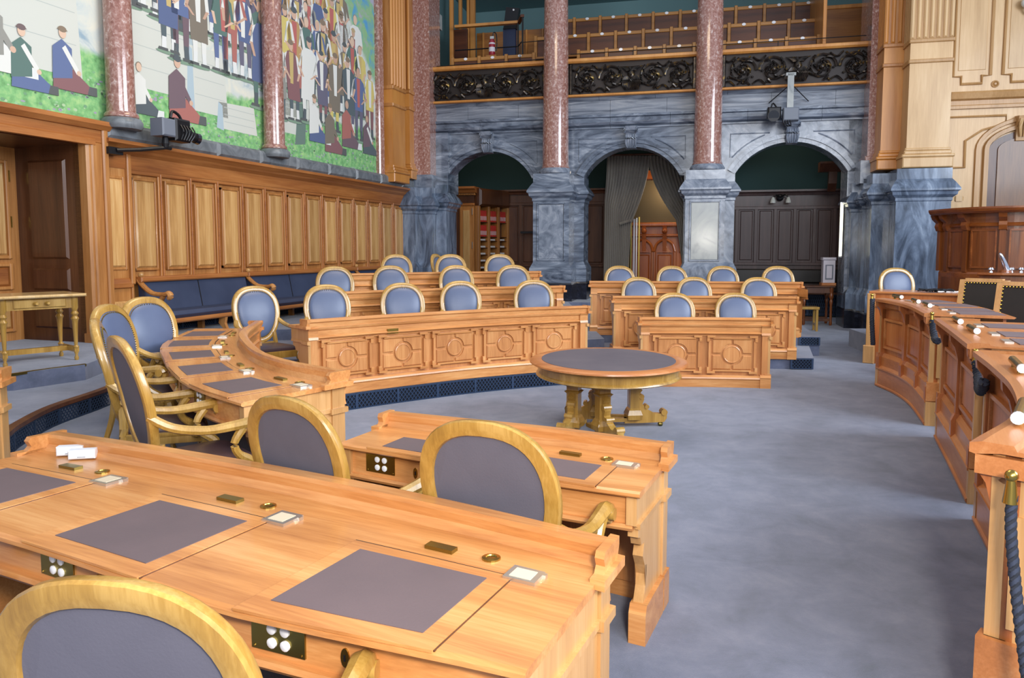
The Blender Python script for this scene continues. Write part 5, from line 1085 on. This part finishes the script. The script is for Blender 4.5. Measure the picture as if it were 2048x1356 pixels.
for px, Y, lab in ((792, 14.8, 'leftmost, before the blue marble pedestal'), (901, 15.0, 'middle one, before the brown cupboard'), (999, 15.2, 'rightmost, before the pigeonholes')):
    chair_px(px, 508, Y, T3, (.6, 3.0), 'blue armchair in the rearmost left row, ' + lab, G1)
chair_px(869, 510, 15.9, T3, (2.5, 14.5), 'armchair turned sideways, half hidden behind the rear row near the corner pedestal', G1)
for px, Y, lab in ((1348, 11.6, 'left one'), (1470, 11.6, 'right one')):
    chair_px(px, 583, Y, 0, (2.2, 0), 'grey-blue armchair behind the short front desk of the right block, ' + lab + ' of the pair', G2)
for px, Y, lab in ((1276, 13.3, 'left'), (1387, 13.3, 'middle'), (1516, 13.2, 'right')):
    chair_px(px, 551, Y, .18, (2.5, 0), 'grey-blue armchair in the middle row of the right block, ' + lab + ' one of three', G2)
for px, Y, lab in ((1238, 15.0, 'leftmost, before the curtain'), (1343, 14.9, 'second, before the carved door'), (1445, 14.8, 'third, before the pale marble pier'), (1555, 14.75, 'rightmost, before the dark panelling')):
    chair_px(px, 529, Y, .34, (2.8, 0), 'grey-blue armchair in the rear row of the right block, ' + lab, G2)
def chair_dir(px, py, z, d, z0, label, group):     # back top seen at px, py; d = facing direction
    p = at(px, py, z0 + CH); r = atan2(d[1], d[0]) - pi / 2; o_ = Matrix.Rotation(r, 3, 'Z') @ Vector((0, -.43, 0))
    return put_chair(p.x - o_.x, p.y - o_.y, z0, r, label, group)
chair_px(225, 668, 4.1, T1, (-1.0, 5.1), 'armchair seen edge-on at the near end of the curved left desk, largest of its row', G3)
chair_px(182, 632, 5.15, T1, (-.5, 6.3), 'armchair mostly hidden behind the large one at the curved left desk', G3)
chair_px(208, 603, 6.5, T1, (5, 6.2), 'armchair at the curved left desk before the doorway frame', G3)
chair_px(285, 594, 7.5, T1, (3, 4.2), 'armchair with blue front at the curved left desk, before the nearest wall bench', G3)
chair_px(505, 572, 9.7, T1, (.5, 5.5), 'light blue armchair at the far end of the curved left desk, before the wall bench', G3)
chair_dir(958, 842, 0, (.40, .92), 0, 'armchair seen from behind at the right pad of the second desk', G4)
chair_dir(562, 793, 0, (.53, .85), 0, 'armchair seen from behind at the left pad of the second desk', G4)
chair_dir(196, 1162, 0, (.13, .99), 0, 'large armchair back in the bottom left foreground', G4)
chair_on(PN, 1.98, 1.22, 0, 'armchair whose arm shows at the left picture edge before the near desk', G4, .0)
q = at(1790, 600, 1.0)
# ================================================================== OVAL TABLE
tb = thing('oval_table', 'oval table with dark inset top and carved legs in the middle of the floor', 'table', (1.0, 7.75, 0), radians(-2))
sy = 1.16
MB().lathe([(.60, .70), (.74, .705), (.79, .715), (.815, .728), (.812, .742), (.79, .752), (.72, .755)], n=72, sy=sy).build('table_top', 'wood_podium_top', tb, smooth=True)
MB().lathe([(.69, .7545), (.69, .7575)], n=72, sy=sy).build('leather_inset', 'leather_table', tb)
MB().lathe([(.68, .585), (.735, .59), (.75, .6), (.745, .615), (.73, .63), (.735, .69), (.755, .705)], n=72, sy=sy).build('apron', 'wood_chair', tb, smooth=True)
for cx_, cy_, a in ((-.36, -.2, 246), (-.08, -.36, 294), (.29, .16, 8), (-.07, .32, 172)):
    a = radians(a)
    M_ = Matrix.Translation((cx_, cy_, 0)) @ Matrix.Rotation(a - pi / 2, 4, 'Z')
    fn = lambda x, y, z, M_=M_: tuple(M_ @ Vector((x, y, z)))
    q = MB(fn); q.sqlathe([(.025, .09), (.03, .14), (.012, .19), (0, .21), (0, .43), (.015, .45), (.02, .455), (.0, .465), (.0, .5), (.03, .55), (.045, .59)], .062, .05); lg = q.build('leg', 'wood_chair', tb)
    MB(fn).cbox(-.03, .03, -.054, -.05, .24, .42, .003).build('leg_panel', 'wood_chair_light', lg)
    MB(fn).prismx([(.04, .1), (.04, .44), (.09, .4), (.06, .36), (.11, .3), (.09, .25), (.15, .19), (.23, .145), (.3, .14), (.33, .17), (.36, .15), (.36, .09), (.33, .05), (.1, .045), (-.1, .045), (-.1, .1)], -.035, .035).build('carved_foot', 'wood_chair', lg)
    for (y, z, r2) in ((.08, .33, .028), (.14, .22, .024), (.33, .155, .035)): q = MB(fn); q.grid([[(x, y + r2 * cos(2 * pi * j / 10), z + r2 * sin(2 * pi * j / 10)) for j in range(10)] for x in (-.045, .045)]); q.build('scroll', 'wood_chair', lg)
    MB(fn).ball((0, .3, .025), .03, 8, 6).build('caster', 'brass_dark', lg)
    MB(fn).box(-.03, .03, -.3, .05, .06, .1).build('stretcher', 'wood_chair', lg)
# ================================================================== PODIUM DESKS AT THE RIGHT
def podium(P, z0, H, label, npan, seats, D=.8, base=.27, lamps=True, endat=None):
    L = P.L; ds = thing('podium_desk', label, 'desk', P(L / 2, .4, z0), P.rot(L / 2)); n = max(6, int(L / .12))
    B = lambda: MB(lambda s, d, z: P(s, d, z0 + z))
    B().sweep([(.08, H - .035), (.0, H - .05), (-.02, H - .045), (-.02, H - .01), (.02, H + .0), (.12, H), (.13, H - .02), (D, H - .02), (D + .02, H - .03), (D, H - .045)], -.03, L + .03, n).build('desk_top', 'wood_podium_top', ds, world=True)
    B().sweep([(.1, base), (.1, H - .04), (.14, H - .04), (.14, base)], .0, L, n).build('front_board', 'wood_podium', ds, world=True)
    B().sweep([(.14, H - .15), (.085, H - .15), (.07, H - .14), (.085, H - .125), (.09, H - .04), (.14, H - .04)], 0, L, n).build('frieze', 'wood_podium_top', ds, world=True)
    B().sweep([(.14, base + .2), (.09, base + .2), (.06, base + .15), (.06, base + .03), (.03, base), (.14, base)], 0, L, n).build('base_moulding', 'wood_podium_top', ds, world=True)
    B().sweep([(.14, 0), (.03, 0), (.02, .01), (.02, .03), (.035, .04), (.035, base - .03), (.02, base - .02), (.02, base), (.14, base)], -.01, L + .01, n).build('plinth', 'wood_podium_top', ds, world=True)
    w = L / npan
    for i in range(npan + 1):
        s = min(max(w * i, .04), L - .04)
        p_ = B().box(s - .035, s + .035, .055, .12, base + .2, H - .15).build('pilaster', 'wood_podium', ds, world=True)
        B().grid([[(a_, .12, H - .3), (a_, .06, H - .28), (a_, .045, H - .22), (a_, .03, H - .16), (a_, -.005, H - .11), (a_, -.01, H - .05), (a_, .12, H - .05)] for a_ in (s - .035, s + .035)]).build('bracket', 'wood_podium', p_, world=True)
        B().grid([[(a_, .12, base), (a_, .025, base), (a_, .025, base + .14), (a_, .05, base + .2), (a_, .12, base + .2)] for a_ in (s - .045, s + .045)]).build('pilaster_foot', 'wood_podium', p_, world=True)
    for i in range(npan):
        s0_, s1_ = w * i + .09, w * (i + 1) - .09; za, zb__ = base + .27, H - .27; ns = max(2, int((s1_ - s0_) / .15))
        pn = B().box(s0_ + .05, s1_ - .05, .088, .1, za + .05, zb__ - .05, ns).build('panel', 'wood_podium', ds, world=True)
        for q in ((s0_, s0_ + .03, za, zb__), (s1_ - .03, s1_, za, zb__), (s0_ + .03, s1_ - .03, za, za + .03), (s0_ + .03, s1_ - .03, zb__ - .03, zb__)): B().box(q[0], q[1], .07, .1, q[2], q[3], ns if q[1] - q[0] > .1 else 1).build('panel_moulding', 'wood_podium_top', pn, world=True)
    for s in (0, L):
        o = -1 if s == 0 else 1; a_, b_ = sorted((s, s - o * .05))
        e = B().box(a_, b_, .05, .45, base, H - .04).build('end_panel', 'wood_end', ds, world=True)
        a_, b_ = sorted((s + o * .012, s - o * .02)); B().box(a_, b_, .12, .38, base + .25, H - .26).build('end_field', 'wood_end', e, world=True)
        a_, b_ = sorted((s + o * .03, s - o * .05)); B().box(a_, b_, .03, .47, base, base + .2).build('end_foot', 'wood_podium_top', e, world=True); B().box(a_, b_, .03, .47, 0, base - .01).build('end_plinth', 'wood_end', e, world=True)
        a_, b_ = sorted((s + o * .03, s - o * .05)); B().box(a_, b_, .0, .5, H - .12, H - .05).build('end_cornice', 'wood_podium_top', e, world=True)
    B().box(.05, L - .05, D - .08, D - .05, .1, H - .05, n).build('back_rail', 'wood_podium', ds, world=True)
    for s in seats:
        B().box(s - .2, s + .2, .34, D - .04, H - .02, H - .013, 3).build('leather_pad', 'leather_pad', ds, world=True)
        B().box(s - .1, s + .1, .26, .32, H - .02, H - .01).build('card_reader', 'nickel', ds, world=True)
    return ds
def P_px(lst, z): return Path([tuple(at(x, y, z))[:2] for x, y in lst])
PZ = 1.2
QA = Path([(5.02, 10.3), (4.97, 9.7), (4.8, 9.0), (4.42, 7.98)])
QB = Path([(4.22, 7.42), (3.8, 6.45), (3.38, 5.50)])
QC = Path([(3.2, 5.12), (2.93, 4.5), (2.6, 3.82), (2.2, 3.2), (1.72, 2.72)])
podium(QA, 0, 1.22, 'curved podium desk farthest back, with three panels', 3, (.35, .95, 1.6, 2.1))
podium(QB, 0, 1.21, 'podium desk between the far and the nearest section, two panels', 2, (.45, 1.2, 1.75))
podium(QC, 0, 1.2, 'nearest podium desk, strongly curved, cut by the right picture edge', 3, (.9, 1.7))
# brass tube lamps on the podium tops
lampl = [(1803, 594, 1775, 588, 'first brass tube lamp at the far end of the podium'), (1837, 603, 1813, 595, 'second brass tube lamp from the far end of the podium'), (1860, 611, 1839, 603, 'third brass tube lamp, above the end of the far podium desk'), (1921, 643, 1898, 630, 'brass tube lamp on the middle podium desk, far one'), (1954, 662, 1929, 648, 'brass tube lamp on the middle podium desk, near one'), (2044, 737, 2010, 704, 'brass tube lamp on the nearest podium desk, its far one'), (2036, 836, 2052, 795, 'brass tube lamp at the right picture edge, nearest one')]
l0 = None
for px, py, qx, qy, lab in lampl:
    zl_ = 1.235; p = at(px, py, zl_); q_ = at(qx, qy, zl_); rot = atan2(q_.y - p.y, q_.x - p.x)
    if l0 is None:
        l0 = thing('tube_lamp', lab, 'lamp', tuple(p), rot, 'brass tube lamps on the podium')
        MB().tube([(.01, 0, 0), (.38, 0, 0)], .024, 14).build('tube', 'brass', l0, smooth=True); MB().tube([(-.01, 0, 0), (.01, 0, 0)], .0255, 14).build('end_cap', 'porcelain', l0)  # white end cap paints in the bright reflection on the tube end
        for x in (.05, .3): MB().box(x, x + .03, -.012, .012, -.045, -.015).build('foot', 'brass_dark', l0)
        remember(l0)
    else: dup(l0, lab, tuple(p), rot, 'brass tube lamps on the podium')
# ropes with brass hooks
def rope(pts, r, label, hooks):
    t = thing('barrier_rope', label, 'rope', tuple(pts[0])); k = len(pts)
    MB().tube(pts, r, 10, 8).build('rope', 'rope_blue', t, world=True, smooth=True)
    q = MB()      # twisted strands
    P_ = [Vector(p) for p in pts]; Q = [P_[0]] + P_ + [P_[-1]]; fine = []
    for i in range(1, len(Q) - 2):
        for j in range(24): tt = j / 24; a, b, c, d = Q[i - 1:i + 3]; fine.append(0.5 * ((2 * b) + (c - a) * tt + (2 * a - 5 * b + 4 * c - d) * tt * tt + (3 * b - a - 3 * c + d) * tt ** 3))
    for ph in range(3):
        ln = 0; pl = []
        for i, p in enumerate(fine):
            if i: ln += (p - fine[i - 1]).length
            tg = (fine[min(i + 1, len(fine) - 1)] - fine[max(i - 1, 0)]).normalized(); u = tg.cross(Vector((.3, 1, .1))).normalized(); v = tg.cross(u); an = ln * 70 + ph * 2 * pi / 3
            pl.append(p + u * (r * .72 * cos(an)) + v * (r * .72 * sin(an)))
        q.tube(pl, r * .45, 5)
    q.build('strands', 'velvet_rope', t, world=True, smooth=True)
    for h_ in hooks:
        h_ = Vector(h_); MB().ball(tuple(h_ + Vector((0, 0, .035))), .022, 10, 7).build('ring', 'brass', t, world=True, smooth=True); MB().tube([tuple(h_ + Vector((0, 0, .03))), tuple(h_ + Vector((0, 0, -.06)))], [.014, .024], 10).build('end_cap', 'brass', t, world=True, smooth=True)
a = at(1918, 650, 1.05); 
e = QA(QA.L + .03, .2, 1.02); f = QB(-.05, .2, 1.02)
a = atY(1918, 748, 7.55); b = atY(1925, 780, 7.35)
rope([atY(1917, 752, 7.6), atY(1920, 770, 7.5), atY(1918, 778, 7.45)], .03, 'rope', []) if False else None
ra = [atY(1866, 640, 7.9), atY(1867, 658, 7.88), atY(1870, 678, 7.8), atY(1876, 682, 7.6)]
rope(ra, .032, 'short dark barrier rope between the far and middle podium desks', [atY(1864, 634, 7.9)])
ra = [atY(1953, 722, 5.45), atY(1957, 750, 5.42), atY(1959, 778, 5.25), atY(1965, 780, 5.08), atY(1968, 764, 4.98)]
rope(ra, .032, 'dark barrier rope looped between the middle and nearest podium desks', [atY(1951, 712, 5.45)])
ra = [atY(2024, 992, 2.5), atY(2022, 1060, 2.48), atY(2030, 1160, 2.44), atY(2045, 1290, 2.36), atY(2060, 1400, 2.3)]
rope(ra, .017, 'thick blue barrier rope hanging at the lower right corner', [atY(2022, 972, 2.5)])
rope([atY(1745, 598, 10.25), atY(1744, 640, 10.2), atY(1746, 690, 10.2)], .03, 'dark barrier rope at the far end of the podium', [atY(1744, 595, 10.25)])
# small desk behind the far podium with its chair
z_ = 1.2
p0 = at(1738, 582, z_); p1 = at(1950, 589, z_)
dv = Vector((p1.x - p0.x, p1.y - p0.y, 0)); 
cd_ = thing('clerk_desk', 'straight desk behind the far podium, before the marble pedestal', 'desk', (p0.x, p0.y, 0), atan2(dv.y, dv.x)); Lc = dv.length
MB().cbox(0, Lc, 0, .7, z_ - .04, z_, .01).build('desk_top', 'wood_podium_top', cd_); MB().box(.03, Lc - .03, .03, .06, .0, z_ - .04).build('front_board', 'wood_podium', cd_); MB().cbox(.02, Lc - .02, .0, .04, z_ - .26, z_ - .22, .01).build('rail', 'wood_podium_top', cd_)
MB().cbox(-.02, .1, -.02, .6, 0, z_ - .04, .01).build('end_panel', 'wood_end', cd_); MB().cbox(-.05, .12, -.05, .6, 0, .3, .01).build('end_foot', 'wood_end', cd_)
chair_px(1790, 536, p0.y + 1.0, .34, (p0.x + .4, 0), 'dark armchair behind the straight desk before the right marble pedestal', 'chair at the clerk desk')
cb = thing('cable_tangle', 'tangle of black cables with one white cable on the straight desk', 'cables', (0, 0, 0))
rr = random.Random(4); q = MB()
for i in range(14):
    c0 = Vector((p0.x, p0.y, z_ + .02)) + dv * rr.uniform(.62, .8) + Vector((0, rr.uniform(.1, .4), 0)); q.tube([tuple(c0), tuple(c0 + Vector((rr.uniform(-.15, .2), .05, .03))), tuple(c0 + Vector((rr.uniform(-.2, .3), .0, .01)))], .012, 5, 4)
q.build('black_cables', 'black_metal', cb, world=True); wc = Vector((p0.x, p0.y, z_ + .02)) + dv * .7 + Vector((0, .1, 0))
MB().tube([tuple(wc), tuple(wc + Vector((.35, 0, .0))), tuple(wc + Vector((.6, .1, .06)))], .012, 6, 5).build('white_cable', 'porcelain', cb, world=True)
# ================================================================== RAISED PRESIDENT'S DAIS (dark red wood)
z_top = 1.9 + .0
dp = [atY(1868, 425, 13.8), atY(1905, 418, 13.2), atY(1960, 414, 12.7), atY(2048, 410, 12.3), atY(2130, 406, 12.1)]
QD = Path([(p.x, p.y) for p in dp]); hd = atY(1960, 414, 12.7).z
ds = thing('president_dais', 'tall dark red wooden dais front with consoles under a curved cornice', 'dais', QD(QD.L / 2, 0, 0), QD.rot(QD.L / 2))
B = lambda: MB(lambda s, d, z: QD(s, d, z)); n = 30; L = QD.L
B().sweep([(.3, hd - .1), (-.05, hd - .1), (-.08, hd - .07), (-.1, hd - .03), (-.1, hd), (.6, hd)], 0, L, n).build('cornice', 'wood_red_h', ds, world=True)
B().box(.05, L, .16, .22, .5, hd - .08, n).build('front_board', 'wood_red', ds, world=True)
B().sweep([(.22, hd - .32), (.13, hd - .32), (.12, hd - .29), (.14, hd - .26), (.14, hd - .1), (.22, hd - .1)], .05, L, n).build('frieze', 'wood_red_h', ds, world=True)
B().sweep([(.22, hd - 1.1), (.12, hd - 1.1), (.1, hd - 1.13), (.1, hd - 1.2), (.22, hd - 1.2)], .05, L, n).build('base_rail', 'wood_red_h', ds, world=True)
B().box(.05, L, .1, .2, .4, hd - 1.2, n).build('base_board', 'wood_red', ds, world=True)
def s_at(px, Pq=QD):
    best = min(range(200), key=lambda i: abs((lambda p: 1024 + 1500 * p[0] / p[1])(Pq(Pq.L * i / 199, .1, 0)) - px)); return Pq.L * best / 199
for px in (1873, 1888, 1925, 2000, 2075):
    s = s_at(px); p_ = B().box(s - .05, s + .05, .1, .18, hd - 1.1, hd - .3).build('pilaster', 'wood_red', ds, world=True)
    B().grid([[(a_, .18, hd - .4), (a_, .08, hd - .38), (a_, .05, hd - .3), (a_, .07, hd - .24), (a_, .0, hd - .17), (a_, -.03, hd - .1), (a_, .18, hd - .1)] for a_ in (s - .06, s + .06)]).build('console', 'wood_red_h', p_, world=True)
for pa, pb in ((1893, 1918), (1938, 1985), (2018, 2062)):
    s0_, s1_ = s_at(pa), s_at(pb); pn = B().box(s0_, s1_, .145, .17, hd - 1.0, hd - .4, 3).build('panel', 'wood_red', ds, world=True)
    for q in ((s0_ - .03, s0_, hd - 1.03, hd - .37), (s1_, s1_ + .03, hd - 1.03, hd - .37), (s0_, s1_, hd - 1.03, hd - 1.0), (s0_, s1_, hd - .4, hd - .37)): B().box(q[0], q[1], .12, .17, q[2], q[3]).build('panel_moulding', 'wood_red_h', pn, world=True)
# lower counter in front of the dais
cp = [atY(1955, 545, 11.7), atY(2000, 546, 11.5), atY(2060, 552, 11.3)]
ct = thing('dais_counter', 'low dark counter before the dais carrying small round knobs', 'counter', (cp[0].x, cp[0].y, 0)); QE = Path([(p.x, p.y) for p in cp]); zc_ = cp[0].z
B2 = lambda: MB(lambda s, d, z: QE(s, d, z))
B2().sweep([(.0, zc_ - .05), (-.04, zc_ - .03), (-.04, zc_), (.5, zc_), (.5, zc_ - .05)], 0, QE.L + .2, 8).build('counter_top', 'wood_red_h', ct, world=True); B2().box(.02, QE.L + .2, .04, .1, .3, zc_ - .04, 6).build('front_board', 'wood_red', ct, world=True)
kn = None
for px, py, lab in ((1982, 540, 'left shiny round knob on the dais counter'), (2023, 541, 'shiny round knob on the dais counter beside the statuette'), (2042, 543, 'rightmost shiny round knob on the dais counter')):
    p = atY(px, py, 11.75); p.z = zc_ + .045
    if kn is None: kn = thing('counter_knob', lab, 'knob', tuple(p), 0, 'knobs on the dais counter'); MB().lathe([(.03, -.045), (.02, -.02), (.045, 0), (.03, .03), (.01, .035)], n=14).build('head', 'steel_knob', kn, smooth=True); remember(kn)
    else: dup(kn, lab, tuple(p), 0, 'knobs on the dais counter')
bl = thing('table_bell', 'shiny leaning metal bell ornament on the dais counter', 'bell', (atY(2008, 543, 11.75).x, 11.75, zc_))
MB().tube([(.05, 0, .02), (0, 0, .14), (-.06, 0, .26), (-.09, 0, .3)], [.05, .04, .03, .012], 12, 4).build('body', 'steel_knob', bl, smooth=True); MB().lathe([(.09, 0), (.08, .03), (.02, .05)], (.02, 0, 0), 16).build('base', 'wood_red_h', bl)
# dark leather chairs of the president's side
def dark_chair(label, x, y, z, rot):
    t = thing('high_back_chair', label, 'chair', (x, y, z), rot, 'dark leather chairs behind the podium')
    MB().box(-.3, .3, -.3, .25, .38, .46).build('seat_frame', 'wood_end', t); MB().cbox(-.28, .28, -.24, .26, .45, .53, .02).build('seat_cushion', 'leather_dark', t)
    def lean(xx, yy, zz): return (xx, yy - .22 * (zz - .5), zz)
    MB(lean).box(-.24, .24, -.29, -.23, .56, 1.2).build('back_cushion', 'leather_dark', t)
    for s_ in (-1, 1):
        MB(lean).box(*sorted((s_ * .24, s_ * .31)), -.31, -.22, .4, 1.23).build('back_post', 'wood_end', t)
        MB().tube([(s_ * .3, -.32, .78), (s_ * .32, -.1, .72), (s_ * .33, .15, .7), (s_ * .33, .2, .66)], .03, 8, 4).build('arm', 'wood_end', t, smooth=True); MB().tube([(s_ * .3, .15, .45), (s_ * .33, .1, .58), (s_ * .33, .14, .7)], .025, 8, 4).build('arm_support', 'wood_end', t, smooth=True)
        for y_ in (-.27, .22): MB().box(*sorted((s_ * .22, s_ * .29)), y_ - .03, y_ + .03, 0, .4).build('leg', 'wood_end', t)
    MB(lean).box(-.24, .24, -.31, -.22, 1.2, 1.25).build('top_rail', 'wood_end', t)
    q = MB(lean)
    for k in range(13): q.ball((-.23 + .46 * k / 12, -.225, 1.185), .011, 6, 4)
    for k in range(12):
        for s_ in (-1, 1): q.ball((s_ * .23, -.225, .6 + .05 * k), .011, 6, 4)
    o = q.build('studs', 'brass', t); o['kind'] = 'stuff'
dark_chair('dark leather high-back chair with brass studs behind the podium, fully in view', 6.45, 10.5, .22, radians(128))
dark_chair('dark leather high-back chair cut by the right picture edge', 6.25, 9.35, .22, radians(128))
MB().prismz([(6.3, 12.6), (7.2, 12.3), (12, 12.9), (12, 14.6), (6.6, 14.6)], 0, .34).build('floor_stage', 'carpet', struct=True)
MB().prismz([(5.5, 7.0), (12, 7.0), (12, 12.8), (7.2, 11.9), (6.2, 10.9), (5.75, 10.2)], 0, .22).build('floor_stage', 'carpet', struct=True)
# ================================================================== SMALL DARK TABLE, STOOL AND BOX (right arch)
a_ = at(1607, 650, 0); b_ = at(1662, 652, 0)
st_ = thing('small_table', 'small dark side table with turned legs behind the right block of desks', 'table', (a_.x, a_.y, 0), -.2); w = (b_ - a_).length; hT = .98
MB().cbox(-.05, w + .08, -.05, .62, hT - .04, hT, .01).build('table_top', 'wood_dark', st_); MB().box(0, w, .0, .04, hT - .18, hT - .04).build('apron', 'wood_dark', st_)
for x in (0, w):
    for y in (.02, .55): MB().lathe([(.03, 0), (.04, .05), (.03, .12), (.03, .5), (.045, .6), (.03, .64), (.055, .7), (.05, .76), (.035, .8), (.05, .85), (.05, hT - .04)], (x, y, 0), 12).build('leg', 'wood_red', st_, smooth=True)
MB().box(0, w, .0, .05, .1, .17).build('stretcher', 'wood_dark', st_); MB().box(0, w, .52, .57, .1, .17).build('stretcher', 'wood_dark', st_)
p = at(1667, 558, hT) if False else (st_.location + Vector((w - .02, .1, hT)))
bx_ = thing('ballot_box', 'upright white panelled box with cornice on the small dark table', 'box', tuple(p), -.2)
hb = .70
MB().cbox(-.14, .14, -.12, .12, .07, hb - .07, .006).build('body', 'whitewood', bx_); MB().cbox(-.17, .17, -.15, .15, 0, .07, .015).build('base', 'wood_podium_top', bx_); MB().cbox(-.16, .16, -.14, .14, hb - .07, hb, .02).build('cornice', 'whitewood', bx_)
MB().cbox(-.07, .07, -.135, -.12, .18, hb - .2, .01).build('panel', 'whitewood', bx_); 
for q in ((-.09, -.07, .16, hb - .18), (.07, .09, .16, hb - .18), (-.07, .07, .16, .18), (-.07, .07, hb - .2, hb - .18)): MB().box(q[0], q[1], -.14, -.12, q[2], q[3]).build('panel_moulding', 'camera_grey', bx_)
p = at(1632, 660, 0)
sl_ = thing('stool', 'low yellowish wooden stool before the small dark table', 'stool', (p.x - .45, p.y - .1, 0), -.15)
MB().cbox(-.35, .42, -.16, .2, .50, .56, .01).build('seat', 'wood_chair', sl_)
for x in (-.3, .37):
    for y in (-.12, .16): MB().box(x - .025, x + .025, y - .025, y + .025, 0, .5).build('leg', 'wood_chair', sl_)
    MB().box(x - .02, x + .02, -.1, .14, .14, .18).build('stretcher', 'wood_chair', sl_)
for n_, i in ((o, i) for i, o in enumerate(SC.objects)): pass
